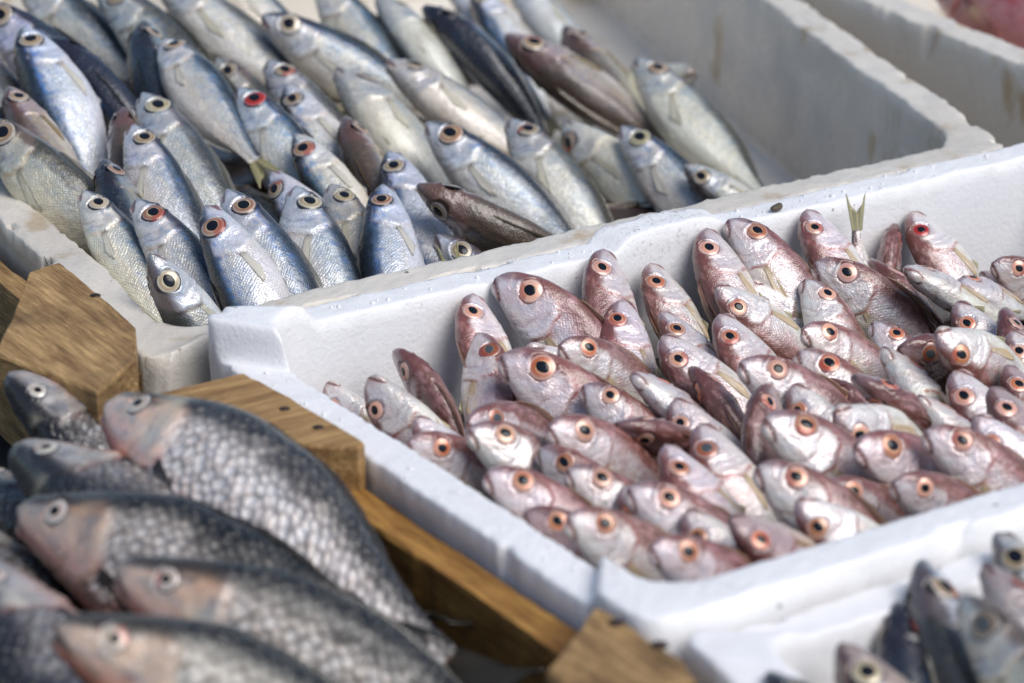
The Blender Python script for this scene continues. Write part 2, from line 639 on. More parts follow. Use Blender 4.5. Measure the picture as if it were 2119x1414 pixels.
def nail(parent, x, y, z, r=0.0028):
    V, F = [], []
    for rr, zz in ((r, 0.0), (r * 0.95, 0.0007), (r * 0.55, 0.0012)):
        for a in np.linspace(0, 2 * math.pi, 12, endpoint=False):
            V.append((x + rr * math.cos(a), y + rr * math.sin(a), z + zz - 0.0004))
    F = grid_faces(3, 12) + [tuple(range(24, 36))]
    return mesh_obj('nail_head', V, F, M_NAIL, parent)


def empty(name, loc=(0, 0, 0)):
    o = bpy.data.objects.new(name, None)
    o.location = loc
    o.empty_display_size = 0.02
    COL.objects.link(o)
    return o


crate = empty('wooden_crate')
tag(crate, 'orange pine crate of slats and corner blocks filled with scaly carp', 'crate')
XR = -0.0262
for z0, z1 in ((0.068, H - 0.021), (0.012, 0.050)):
    board('side_slat', [(XR - 0.017, -0.372), (XR, -0.372), (XR, -0.045), (XR - 0.017, -0.045)], z0, z1, M_WOOD_D, crate, 0.0007, 3)
    board('side_slat', [(-0.45, -0.372), (-0.433, -0.372), (-0.433, -0.045), (-0.45, -0.045)], z0, z1, M_WOOD_D, crate, 0.0007, 4)
    board('end_slat', [(-0.43, -0.392), (XR - 0.02, -0.392), (XR - 0.02, -0.376), (-0.43, -0.376)], z0, z1, M_WOOD_X, crate, 0.0007, 5)
    board('end_slat', [(-0.43, -0.042), (XR - 0.055, -0.042), (XR - 0.055, -0.026), (-0.43, -0.026)], z0 * .6, z1 * .62, M_WOOD_X, crate, 0.0007, 6)
for k in range(5):
    y0 = -0.37 + k * 0.066
    board('floor_slat', [(-0.43, y0), (XR - 0.019, y0), (XR - 0.019, y0 + 0.056), (-0.43, y0 + 0.056)], 0.002, 0.011, M_WOOD_X, crate, 0.0006, 20 + k)
board('corner_block', [(-0.083, -0.040), (-0.030, -0.040), (-0.0255, -0.080), (-0.0245, -0.146), (-0.030, -0.150), (-0.066, -0.118)],
      H - 0.030, H + 0.0005, M_WOOD_X, crate, 0.0006, 9)
board('corner_block', [(-0.0255, -0.335), (-0.0235, -0.392), (-0.030, -0.410), (-0.078, -0.395), (-0.072, -0.370)],
      H - 0.034, H - 0.004, M_WOOD_Y, crate, 0.0006, 10)
for px, py in ((589, 847), (658, 885)):
    P = at_z(px, py, H + 0.0005)
    nail(crate, P[0], P[1], H + 0.0005)
for px, py in ((1275, 1290), (1365, 1335)):
    P = at_z(px, py, H - 0.004)
    nail(crate, P[0], P[1], H - 0.004, 0.0036)

crate2 = empty('wooden_crate')
tag(crate2, 'weathered pine crate with a broad nailed corner board beside the stained foam box', 'crate')
for z0, z1 in ((0.062, H - 0.022), (0.010, 0.047)):
    board('side_slat', [(-0.060, 0.040), (-0.046, 0.040), (-0.030, 0.40), (-0.044, 0.40)], z0, z1, M_WOOD_Y, crate2, 0.0007, 33)
    board('end_slat', [(-0.40, -0.008), (-0.075, -0.008), (-0.075, 0.006), (-0.40, 0.006)], z0 * .6, z1 * .62, M_WOOD_X, crate2, 0.0007, 34)
board('corner_board', [(-0.043, 0.142), (-0.0505, 0.034), (-0.070, -0.006), (-0.104, -0.036), (-0.124, 0.038), (-0.062, 0.136)],
      H - 0.012, H + 0.006, M_WOOD_Y, crate2, 0.0008, 40)
for px, py in ((197, 612),):
    P = at_z(px, py, H + 0.006)
    nail(crate2, P[0], P[1], H + 0.006)

# ------------------------------------------------------------------ fish
SP = {
    'bream': dict(
        t=[0, .014, .04, .08, .135, .22, .32, .42, .52, .66, .8, .92, 1.0],
        top=[0.028, 0.053, 0.080, 0.106, 0.134, 0.162, 0.179, 0.180, 0.169, 0.132, 0.079, 0.047, 0.042],
        bot=[0.038, 0.053, 0.065, 0.077, 0.097, 0.124, 0.147, 0.155, 0.144, 0.108, 0.063, 0.039, 0.036],
        w=[0.014, 0.027, 0.040, 0.052, 0.064, 0.079, 0.086, 0.086, 0.079, 0.057, 0.033, 0.017, 0.011],
        eye=(.148, .066, .057), gill=.200, gc=(.135, -.012), mouth=(.085, -.074), mat=M_BREAM,
        iris=(.62, .15, .055), iris2=(.78, .50, .40), rim=(.30, .17, .15), gold=(.80, .42, .20)),
    'bogue': dict(
        t=[0, .014, .042, .085, .145, .23, .33, .46, .6, .75, .88, 1.0],
        top=[0.014, 0.029, 0.049, 0.070, 0.089, 0.109, 0.125, 0.131, 0.118, 0.085, 0.048, 0.032],
        bot=[0.017, 0.032, 0.051, 0.071, 0.091, 0.114, 0.136, 0.147, 0.128, 0.089, 0.048, 0.029],
        w=[0.012, 0.026, 0.043, 0.060, 0.077, 0.092, 0.102, 0.103, 0.089, 0.063, 0.032, 0.014],
        eye=(.122, .026, .053), gill=.165, gc=(.118, -.010), mouth=(.055, -.043), mat=M_BOGUE,
        iris=(.30, .20, .11), iris2=(.55, .50, .42), rim=(.03, .03, .035), gold=(.62, .47, .28)),
    'carp': dict(
        t=[0, .02, .05, .1, .17, .25, .35, .5, .65, .8, .92, 1.0],
        top=[0.024, 0.044, 0.059, 0.083, 0.114, 0.146, 0.168, 0.168, 0.137, 0.086, 0.060, 0.055],
        bot=[0.026, 0.046, 0.062, 0.081, 0.103, 0.124, 0.144, 0.150, 0.122, 0.081, 0.055, 0.049],
        w=[0.018, 0.040, 0.054, 0.068, 0.081, 0.090, 0.095, 0.090, 0.071, 0.046, 0.025, 0.015],
        eye=(.105, .034, .029), gill=.165, gc=(.090, -.008), mouth=(.045, -.044), mat=M_CARP,
        iris=(.50, .42, .34), iris2=(.74, .70, .64), rim=(.08, .06, .05), gold=(.72, .60, .46)),
}
PAL = {  # back, upper flank, flank, belly, head top, cheek, line
    'bream': dict(back=(.225, .090, .070), up=(.44, .245, .235), flank=(.78, .69, .67), belly=(.90, .88, .82), crown=(.23, .085, .070),
                  cheek=(.82, .74, .72), line=(.34, .085, .06), fin=(.84, .66, .42), spot=(.42, .12, .07)),
    'brown': dict(back=(.185, .075, .058), up=(.25, .110, .090), flank=(.42, .26, .24), belly=(.72, .62, .53), crown=(.17, .062, .052),
                  cheek=(.44, .30, .29), line=(.22, .06, .04), fin=(.50, .31, .18), spot=(.30, .09, .05)),
    'bogue': dict(back=(.016, .022, .030), up=(.09, .16, .24), flank=(.75, .77, .77), belly=(.86, .83, .77), crown=(.030, .030, .045),
                  cheek=(.74, .75, .78), line=(.46, .22, .21), fin=(.82, .78, .68), spot=(.025, .015, .022)),
    'dull': dict(back=(.055, .056, .048), up=(.17, .17, .14), flank=(.58, .56, .48), belly=(.84, .82, .74), crown=(.13, .10, .095),
                 cheek=(.52, .51, .49), line=(.36, .25, .22), fin=(.74, .70, .56), spot=(.10, .06, .05)),
    'dark': dict(back=(.016, .024, .045), up=(.045, .07, .115), flank=(.15, .18, .21), belly=(.52, .49, .45), crown=(.018, .018, .030),
                 cheek=(.20, .22, .26), line=(.12, .07, .07), fin=(.20, .18, .12), spot=(.04, .03, .03)),
    'olive': dict(back=(.10, .070, .050), up=(.17, .120, .090), flank=(.36, .29, .23), belly=(.72, .66, .56), crown=(.13, .07, .06),
                  cheek=(.40, .30, .27), line=(.28, .15, .11), fin=(.44, .34, .18), spot=(.10, .05, .04)),
    'carp': dict(back=(.045, .045, .045), up=(.22, .22, .20), flank=(.84, .79, .72), belly=(.76, .30, .20), crown=(.10, .08, .055),
                 cheek=(.80, .47, .29), line=(.30, .12, .09), fin=(.08, .065, .06), spot=(.34, .13, .11)),
    'carpdim': dict(back=(.020, .020, .018), up=(.075, .075, .065), flank=(.56, .50, .43), belly=(.62, .22, .15), crown=(.05, .04, .03),  # darker carp: their own tone plus the crate's shadow put into the colour
                    cheek=(.60, .36, .22), line=(.26, .08, .06), fin=(.06, .05, .045), spot=(.28, .10, .08)),
    'carpdark': dict(back=(.012, .012, .013), up=(.024, .025, .028), flank=(.11, .105, .10), belly=(.50, .30, .24), crown=(.020, .019, .020),
                     cheek=(.36, .34, .31), line=(.20, .09, .07), fin=(.05, .045, .045), spot=(.2, .08, .07)),
    'red': dict(back=(.26, .012, .018), up=(.32, .02, .03), flank=(.40, .05, .06), belly=(.48, .16, .16), crown=(.30, .05, .05),
                cheek=(.45, .15, .14), line=(.2, .03, .03), fin=(.5, .2, .15), spot=(.3, .05, .04)),
}


def pchip(x, y, xi):
    x, y = np.asarray(x, float), np.asarray(y, float)
    h = np.diff(x)
    d = np.diff(y) / h
    m = np.zeros_like(y)
    m[1:-1] = np.where(d[:-1] * d[1:] > 0, 2 * d[:-1] * d[1:] / (d[:-1] + d[1:] + 1e-12), 0)
    m[0], m[-1] = d[0], d[-1]
    i = np.clip(np.searchsorted(x, xi) - 1, 0, len(x) - 2)
    s = (xi - x[i]) / h[i]
    return ((1 + 2 * s) * (1 - s) ** 2 * y[i] + s * (1 - s) ** 2 * h[i] * m[i] + s * s * (3 - 2 * s) * y[i + 1] + s * s * (s - 1) * h[i] * m[i + 1])


class Shape:
    """fish body in its own space: snout at the origin, head along +X, back along +Z"""

    def __init__(self, sp, L, fat=1.0, bend=0.0, sag=0.0):
        self.d, self.L, self.fat, self.bend, self.sag = SP[sp], L, fat, bend, sag

    def prof(self, t):
        d = self.d
        t = np.asarray(t, float)
        return pchip(d['t'], d['top'], t), pchip(d['t'], d['bot'], t) * (1 + (self.fat - 1) * np.sin(np.clip(t, 0, 1) * math.pi)), pchip(d['t'], d['w'], t) * (0.6 + 0.4 * self.fat)

    def surf(self, t, th):
        top, bot, w = self.prof(t)
        s, c = np.sin(th), np.cos(th)
        z = np.where(s > 0, top, bot) * np.sign(s) * np.abs(s) ** 0.92
        y = w * np.sign(c) * np.abs(c) ** 0.82
        return np.stack([-t + 0 * s, y, z], -1)

    def warp(self, P):
        """bend the fish sideways and let its tail sag; then scale to size"""
        P = np.array(P, float)
        a = np.clip(-P[..., 0] - 0.22, 0, None)
        P[..., 1] += self.bend * a * a * 0.9
        P[..., 2] += self.sag * a * a * 0.9
        return P * self.L

    def side_point(self, t, z, side):
        top, bot, w = (float(v) for v in self.prof(t))
        r = top if z > 0 else bot
        s = np.sign(z) * min(1.0, abs(z) / r) ** (1 / 0.92)
        c = math.sqrt(max(0, 1 - s * s))
        return np.array([-t, side * w * c ** 0.82, z])


NB = 0
NH, NT_, MR = 46, 34, 48
TS = np.concatenate([0.40 * np.linspace(0, 1, NH) ** 1.25, np.linspace(0.40, 1.0, NT_)[1:]])
TH = np.linspace(0, 2 * math.pi, MR, endpoint=False)
BODY_FACES = grid_faces(len(TS), MR) + [tuple(range(MR - 1, -1, -1)), tuple(range((len(TS) - 1) * MR, len(TS) * MR))]


def lerp(a, b, f):
    return np.asarray(a) + (np.asarray(b) - np.asarray(a)) * np.asarray(f)[..., None]


def fish_body(sh, sp, pal, rng, par, red_gill=0.5):
    d = sh.d
    pl = PAL[pal]
    t = np.repeat(TS, MR)
    th = np.tile(TH, len(TS))
    P = sh.surf(t, th)
    s, c = np.sin(th), np.cos(th)
    top, bot, w = sh.prof(t)
    z = P[:, 2]
    ou = np.stack([0 * s, c / np.maximum(w, .01), s / np.maximum(np.where(s > 0, top, bot), .01)], -1)
    ou /= np.linalg.norm(ou, axis=1)[:, None]
    disp = np.zeros(len(t))
    te, ze, re = d['eye']
    side = np.clip(np.abs(c) * 2.2, 0, 1)
    # gill cover: an arc raised above the body behind it
    gc, gr = d['gc'], d['gill']
    g = np.sqrt((t - gc[0]) ** 2 + ((z - gc[1]) * 1.15) ** 2) - gr
    g = g + 0.006 * np.sin(z * 60)
    back = smooth(gc[0] - .02, gc[0] + .06, t)
    oper = smooth(-.07, -.004, g) * (1 - smooth(-.002, .006, g)) * back * side
    gside = smooth(.80, .45, s) * smooth(-.92, -.55, s)
    oper = oper * gside
    disp += .0085 * oper
    gl = np.exp(-((g - .005) / .0068) ** 2) * back * side
    gl = gl * (.15 + .85 * gside)
    disp -= .004 * gl
    # cheek arcs
    crease = np.zeros(len(t))
    for rr, dd, sg in ((.56, .0065, .0046), (.76, .0042, .0036)):
        g2 = np.sqrt((t - gc[0] - .004) ** 2 + ((z - gc[1]) * 1.1) ** 2) - gr * rr
        cr = np.exp(-((g2 + .006 * np.sin(z * 90 + rr * 9)) / sg) ** 2) * smooth(gc[0] - .03, gc[0] + .04, t) * side * smooth(ze + .02, ze - .03, z)
        disp -= dd * cr
        crease = np.maximum(crease, cr)
    # mouth
    mt, mz = d['mouth']
    zm = -.012 + (mz + .012) * np.clip(t / mt, 0, 1.0)
    mo = np.exp(-((z - zm) / .0066) ** 2) * smooth(mt * 1.05, mt * .85, t) * np.clip(np.abs(c) * 4 + (t < .03), 0, 1)
    lip = np.exp(-((z - zm) / .014) ** 2) * smooth(mt * 1.1, mt * .8, t)
    disp += .004 * lip - .010 * mo
    gape = (.006 + .010 * rng.random() ** 2) * smooth(mt * 1.0, mt * .25, t)
    P[:, 2] += np.where(z > zm, .45, -1.0) * gape * np.exp(-((z - zm) / .05) ** 2)
    P[:, 0] += (np.where(z > zm, .012, -.004) * np.exp(-((z - zm) / .022) ** 2)) * smooth(.05, .0, t)
    # eye socket
    re_d = np.sqrt((t - te) ** 2 + (z - ze) ** 2) / re
    re_d = re_d * (1 + .07 * np.sin(3 * np.arctan2(z - ze, t - te) + rng.random() * 6) + .05 * np.sin(5 * np.arctan2(z - ze, t - te) + rng.random() * 6))
    sock = np.exp(-((re_d - 1.08) / .15) ** 2) * side
    disp += re * .15 * sock - re * .22 * smooth(1.0, .75, re_d) * side
    # nostril
    nos = np.exp(-(((t - te * .52) / .006) ** 2 + ((z - ze * 1.05) / .005) ** 2)) * side
    disp -= .003 * nos
    # small unevenness of flesh
    q = np.column_stack([t * 9, th * 1.5, np.full(len(t), rng.random() * 50)])
    n1 = vnoise(np.column_stack([t, np.cos(th) * .3, np.sin(th) * .3]), 9, rng.integers(99))
    n2 = vnoise(np.column_stack([t, np.cos(th) * .3, np.sin(th) * .3]), 26, rng.integers(99))
    n3 = vnoise(np.column_stack([t, np.cos(th) * .3, np.sin(th) * .3]), 70, rng.integers(99))
    disp += (n1 - .5) * .008 * smooth(.02, .2, t) + (n2 - .5) * .003 * smooth(0, .1, t)
    P = P + ou * disp[:, None]
    # ---- pigment
    sb = s + (n1 - .5) * .35 + (n3 - .5) * .18
    if sp == 'carp':
        b_up, b_fl, b_be = smooth(.60, .92, sb), smooth(.40, .76, sb), smooth(-.30, -.70, sb)
    else:
        b_up, b_fl, b_be = (smooth(.48, .76, sb), smooth(.26, .58, sb), smooth(.12, -.30, sb)) if sp == 'bream' else (smooth(.50, .80, sb), smooth(.24, .56, sb), smooth(.14, -.30, sb))
    col = lerp(np.tile(pl['flank'], (len(t), 1)), pl['up'], b_fl)
    col = lerp(col, pl['back'], b_up)
    col = lerp(col, pl['belly'], b_be)
    head = smooth(.004, -.01, g) * (t < gc[0] + gr + .02)
    hc = lerp(np.tile(pl['cheek'], (len(t), 1)), pl['crown'], np.maximum(smooth(.40, .70, s + (n2 - .5) * .3 + .25 * smooth(.12, .0, t)), smooth(.035, .008, t) * .6))
    hc = lerp(hc, pl['belly'], smooth(ze - re * 1.2, ze - re * 2.6, z) * .75)
    col = lerp(col, hc, head)
    col = lerp(col, np.array(pl['cheek']) * (.50, .42, .46), crease * .7)
    if sp == 'bream':
        ax_ = np.exp(-(((t - gc[0] - gr - .07) / .07) ** 2 + ((z + .065 + (t - .4) * .1) / .030) ** 2)) * (1 - head)
        col = lerp(col, (.80, .58, .24), ax_ * (.30 + .5 * n1))
        col = lerp(col, (.66, .36, .36), smooth(.48, .72, n2) * (1 - head) * smooth(-.6, -.1, s) * .45)
    blush = smooth(.50, .80, n2) * (.45 if sp == 'bream' else .12)
    col = lerp(col, lerp(col, pl['line'], .45 + 0 * t), blush * (1 - b_up))
    lat = np.exp(-((z - top * .50) / .0046) ** 2) * smooth(.27, .34, t) * (np.abs(c) > .1)
    if sp == 'bogue':
        bl = smooth(.50, .72, n3 * .7 + n2 * .3) * smooth(.05, .25, sb) * smooth(.80, .55, sb) * smooth(.0, .12, t)
        col = lerp(col, (.07, .25, .60), bl * (.75 if pal == 'bogue' else .3))
        st_ = .5 + .5 * np.sin(s * 46 + n1 * 5)
        col = lerp(col, np.array(pl['up']) * 1.2, st_ * smooth(.25, .35, t) * smooth(-.35, .0, s) * smooth(.7, .4, s) * .30)
        for zz in (.30, .12, -.08, -.28):
            yl = np.exp(-((s - zz) / .05) ** 2) * smooth(.2, .3, t) * .45
            col = lerp(col, (.58, .52, .30), yl * (.4 + n2))
    col = lerp(col, (.15, .05, .04) if sp == 'bream' else (.08, .08, .09), lat * .85)
    disp_l = lat * .0012
    P = P - ou * disp_l[:, None]
    gcol = lerp(np.array(pl['line'])[None], (.42, .05, .035), np.array([red_gill]))[0]
    col = lerp(col, gcol, np.clip(gl * smooth(.15, .60, n2 * .6 + n3 * .5) * 1.3, 0, 1) * (.95 if sp == 'bream' else .22) * (.45 + .55 * np.maximum(smooth(.0, .06, z), smooth(-.02, -.06, z))))
    col = lerp(col, np.array(pl['line']) * .5, np.clip(mo * 1.4, 0, 1) * .95)
    col = lerp(col, np.array(pl['line']) * .9, np.clip(lip - mo, 0, 1) * .45)
    pe_t, pe_z = gc[0] + gr + .012, -.038 if sp != 'bogue' else -.032
    pec = np.exp(-(((t - pe_t) / .011) ** 2 + ((z - pe_z - .006) / .017) ** 2)) * side
    col = lerp(col, pl['spot'], np.clip(pec * 1.2, 0, 1) * .9)
    col = lerp(col, (.02, .018, .02), np.clip(nos * 1.2, 0, 1) * .8)
    col = lerp(col, np.array(pl['crown']) * .8, sock * .35)
    if sp == 'carp':
        col = lerp(col, np.array(pl['crown']) * 1.6, smooth(.45, .75, n2) * head * .75)
        col = lerp(col, (.66, .62, .46), smooth(.50, .80, n1) * head * smooth(.12, .2, t) * .6)
        col = lerp(col, (.62, .26, .20), head * smooth(-.01, -.05, z) * smooth(.35, .75, n1) * .7)
        col = lerp(col, (.50, .15, .12), smooth(.55, .78, n1) * b_be * .8)
        col = lerp(col, np.array(pl['back']), smooth(.62, .74, n2) * b_fl * .6)
    if sp == 'bogue':
        yb = (rng.random() - .42) * .28
        col = col * (1 + yb * .55, 1 + yb * .30, 1 - yb)
    col = np.clip(col * (0.84 + .22 * rng.random()) * (1 + (rng.random(3) - .5) * .08), 0.004, .9)
    silver = np.clip(smooth(.62, .22, sb) * smooth(-.95, -.25, s), 0, 1)
    silver = np.maximum(silver * (1 - .25 * b_be), head * smooth(ze + re * .5, ze - re * .4, z) * (.8 if sp != 'carp' else .15))
    silver *= (.55 + .75 * n2) * {'dark': .6, 'brown': .45, 'olive': .4, 'carpdark': .5, 'carpdim': .7, 'red': .2}.get(pal, 1.0)
    silver = np.clip(silver * (1 - gl) * (1 - mo), 0, 1)
    scal = (1 - head) * smooth(0, .02, g + (t > .35)) * smooth(-1.0, -.8, s)
    # arc length round the body for the scale pattern
    girth = np.repeat(2.6 * (top + bot).reshape(-1, MR)[:, 0] + .02, MR)
    uvv = np.stack([t * sh.L, (np.abs(np.angle(np.exp(1j * (th - math.pi / 2)))) / math.pi) * girth * sh.L * .55], -1)
    V = sh.warp(P)
    return mesh_obj('body', V, BODY_FACES, d['mat'], par, col=col, uv=uvv, attrs={'silver': silver, 'scales': scal})


def fish_eye(sh, sp, side, rng, par, style):
    d = sh.d
    te, ze, re = d['eye']
    re = re * (.93 + .16 * rng.random())
    c = sh.side_point(te, ze, side)
    e = .012
    a = sh.side_point(te + e, ze, side) - sh.side_point(te - e, ze, side)
    b = sh.side_point(te, ze + e, side) - sh.side_point(te, ze - e, side)
    n = np.cross(a, b)
    n /= np.linalg.norm(n)
    if n[1] * side < 0:
        n = -n
    n = n + np.array([.10, 0, .02])
    n /= np.linalg.norm(n)
    e1 = -np.array([1., 0, 0]) + n * n[0]
    e1 /= np.linalg.norm(e1)
    e2 = np.cross(n, e1)
    if e2[2] < 0:
        e2 = -e2
    ns, rings = 26, [0.0, .2, .36, .46, .51, .60, .72, .82, .90, .96, 1.04]
    al = np.linspace(0, 2 * math.pi, ns, endpoint=False)
    bulge = .36

    def dome(rho, lift=0.0):
        return re * (bulge * np.sqrt(np.maximum(0, 1 - .86 * rho ** 2)) - .21 + lift)
    V, C = [], []
    iris, iris2, rim, gold = (np.array(d[k]) for k in ('iris', 'iris2', 'rim', 'gold'))
    a0 = rng.random() * 6.28
    if style == 'red':
        iris, iris2, gold = np.array((.42, .012, .010)), np.array((.55, .03, .02)), np.array((.45, .05, .03))
    elif style == 'gold':
        iris, iris2, gold = np.array((.38, .31, .17)), np.array((.58, .53, .40)), np.array((.62, .54, .34))
    elif style == 'dull':
        iris, iris2, gold = iris * .6, iris2 * .55, gold * .5
    elif style == 'warm':
        iris, iris2 = (np.array((.34, .14, .07)), np.array((.56, .42, .32))) if sp == 'bogue' else (np.array((.52, .16, .06)), np.array((.72, .48, .36)))
    elif style == 'pale':
        iris = .45 * iris + .55 * iris2
    blood = rng.random() < .30
    ab, ex, ey = rng.random() * 6.28, (rng.random() - .5) * .07, (rng.random() - .5) * .06
    iris = iris * (.75 + .5 * rng.random()) * (1 + (rng.random(3) - .5) * .15)
    thin = (rng.random() - .5) * .10
    for rho in rings:
        for x in al:
            V.append(c + re * rho * (math.cos(x) * e1 + math.sin(x) * e2) + n * float(dome(np.array(rho))))
            wv = .5 + .5 * math.cos(x - a0)
            ir = iris + (iris2 - iris) * (wv ** 2 * .75)
            if rho < .45:
                cc = gold * .4
            elif rho < (.52 if sp == 'bogue' else .47):
                cc = gold
            elif rho < .80 + thin:
                f = (rho - .49) / .31
                cc = ir * (1 - f) + (iris * .9 + iris2 * .1) * f
            elif rho < .93:
                cc = .5 * iris2 + .3 * iris + .1
            else:
                cc = rim
            if blood and rho > .5 and math.cos(x - ab) > .55 and style != 'gold':
                cc = .45 * np.asarray(cc) + .55 * np.array((.36, .03, .02))
            C.append(np.clip(cc * (0.9 + .2 * rng.random()), 0, .9))
    F = grid_faces(len(rings), ns)
    eye = mesh_obj('eye', sh.warp(np.array(V)), F, M_EYE, par, col=np.array(C))
    pr = {'bream': .45, 'bogue': .50, 'carp': .38}[sp]
    V = []
    ax = 1.03 + .16 * rng.random()
    for k, rho in enumerate((0.0, .5, .85, 1.0)):
        for x in al:
            q = rho * pr * (1 + .07 * math.cos(x - ab)) * (math.cos(x) * ax * e1 + math.sin(x) / ax * e2) + ex * e1 + ey * e2
            V.append(c + re * q + n * float(dome(np.array(np.linalg.norm(q)), .022 if k < 3 else .0)))
    mesh_obj('pupil', sh.warp(np.array(V)), grid_faces(4, ns), M_CLOUDY if style == 'dull' else M_PUPIL, eye)
    return eye


def fin(name, sh, base, tip, c0, c1, par, rng, rows=7, rib=.0011, ragged=.05):
    base, tip = np.array(base, float), np.array(tip, float)
    m = len(base)
    nrm = np.cross(base[-1] - base[0], tip[m // 2] - base[m // 2])
    nrm /= (np.linalg.norm(nrm) + 1e-9)
    V, C = [], []
    rg = 1 - ragged * rng.random(m)
    for i in range(rows):
        f = i / (rows - 1)
        for j in range(m):
            p = base[j] + (tip[j] - base[j]) * f * rg[j]
            p = p + nrm * (rib * (1 if j % 2 else -1) * (1 - .5 * f) + .006 * math.sin(f * 3.0) * rng.random() * .2)
            V.append(p)
            C.append((np.array(c0) * (1 - f) + np.array(c1) * f) * (1.0 if j % 2 else .84))
    V = sh.warp(np.array(V))
    # a membrane with a little thickness
    nw = nrm * .00022
    V2 = np.vstack([V + nw, V - nw])
    k = len(V)
    F = grid_faces(rows, m, False)
    F2 = F + [tuple(x + k for x in f[::-1]) for f in F]
    edge = list(range(m)) + [i * m + m - 1 for i in range(1, rows)] + [(rows - 1) * m + j for j in range(m - 2, -1, -1)] + [i * m for i in range(rows - 2, 0, -1)]
    for a, b in zip(edge, edge[1:] + edge[:1]):
        F2.append((b, a, a + k, b + k))
    return mesh_obj(name, V2, F2, M_FIN, par, col=np.clip(np.vstack([C, C]), .004, .9))


def fish_fins(sh, sp, pal, rng, par):
    d = sh.d
    pl = PAL[pal]
    fc = np.array(pl['fin'])
    gc, gr = d['gc'], d['gill']
    # tail
    m = 17
    top, bot, w = (float(v) for v in sh.prof(1.0))
    u = np.linspace(-1, 1, m)
    base = np.stack([np.full(m, -.985), 0 * u, np.where(u > 0, top, bot) * u * .95], -1)
    ln = {'bream': .20, 'bogue': .17, 'carp': .20}[sp]
    fo = getattr(sh, 'fold', 1.0)
    tip = np.stack([-.985 - ln * (.50 + .55 * np.abs(u) ** 1.3) * (1.6 - .6 * fo), .012 * np.sin(u * 5) + .03 * (1 - fo) * np.sin(u * 9), u * fo * {'bream': .15, 'bogue': .10, 'carp': .13}[sp]], -1)
    tc = fc * np.array((.62, .60, .36))
    fin('tail_fin', sh, base, tip, tc * .8, tc, par, rng)
    # dorsal, folded back
    m = 23
    t = np.linspace(.31, .86, m)
    tp = sh.prof(t)[0]
    hh = (.050 if sp == 'bream' else .036) * (.35 + .65 * np.sin(np.linspace(.25, 1, m) * math.pi)) * (1 if sp != 'carp' else .45)
    base = np.stack([-t, 0 * t, tp * .985], -1)
    tip = base + np.stack([-hh * 1.5, hh * .35 * (1 if rng.random() > .5 else -1), hh * .55], -1)
    fin('dorsal_fin', sh, base, tip, np.array(pl['back']) * 1.2, lerp(np.array(pl['back'])[None], fc, np.array([.35]))[0], par, rng, 5, .0016, .22)
    # anal
    m = 13
    t = np.linspace(.64, .86, m)
    bt = sh.prof(t)[1]
    hh = .030 * (1 - np.linspace(0, .7, m))
    base = np.stack([-t, 0 * t, -bt * .98], -1)
    tip = base + np.stack([-hh * 1.6, 0 * t, -hh * .6], -1)
    fin('anal_fin', sh, base, tip, fc * .9, fc, par, rng, 5, .0012, .15)
    for side in (1, -1):
        # pectoral, lying back along the flank
        m = 11
        t0, z0 = gc[0] + gr + .014, (-.038 if sp != 'bogue' else -.030)
        ln = {'bream': .24, 'bogue': .17, 'carp': .15}[sp] * (.85 + .3 * rng.random())
        u = np.linspace(-1, 1, m)
        spread = {'bream': .026, 'bogue': .017, 'carp': .032}[sp]
        base, tip = [], []
        drop = .02 + .05 * rng.random()
        for x in u:
            p = sh.side_point(t0, z0 + x * .013, side)
            p[1] += side * .0030
            q0 = t0 + ln * (1 - .35 * (x - .1) ** 2)
            zz = z0 - drop + x * spread
            q = sh.side_point(q0, zz, side)
            q[1] += side * (.0045 + .004 * rng.random())
            base.append(p)
            tip.append(q)
        base, tip = np.array(base), np.array(tip)
        fin('pectoral_fin', sh, base, tip, fc * .9, fc * 1.05, par, rng, 8, .0008, .10)
        # pelvic
        m = 9
        u = np.linspace(0, 1, m)
        t1 = gc[0] + gr + (.06 if sp == 'bream' else .10)
        bt = float(sh.prof(t1)[1])
        base = np.stack([-t1 - .02 * u, side * (.012 + .012 * u), -bt * (.985 - .02 * u)], -1)
        ln = .12 * (1 - .45 * u)
        tip = base + np.stack([-ln, side * (.012 + .016 * u), .006 - .014 * u], -1)
        fin('pelvic_fin', sh, base, tip, fc * 1.0, np.clip(fc * 1.15, 0, .8), par, rng, 5, .0008, .08)


PITCHES = {'bream': 39, 'bogue': 33, 'carp': 12}


class Fish:
    def __init__(self, sp, S, T, L, rho, pal=None, bend=0.0, sag=0.0, eye=None, lab=None, pitch=None, dz=0.0, pri=0.0, fat=None, flip=False, box='bream', fins=True, red=None, tail=None, fix=False):
        self.__dict__.update(locals())
        self.pal = pal or sp
        self.pitch = PITCHES[sp] if pitch is None else pitch


def B(*a, **k):
    return Fish('bream', *a, **{'box': 'bream', **k})


def G(*a, **k):
    return Fish('bogue', *a, **{'box': 'bogue', **k})


def W(*a, **k):
    return Fish('bogue', *a, **{'box': 'low', **k})


def K(*a, **k):
    return Fish('carp', *a, **{'box': 'crate', **k})


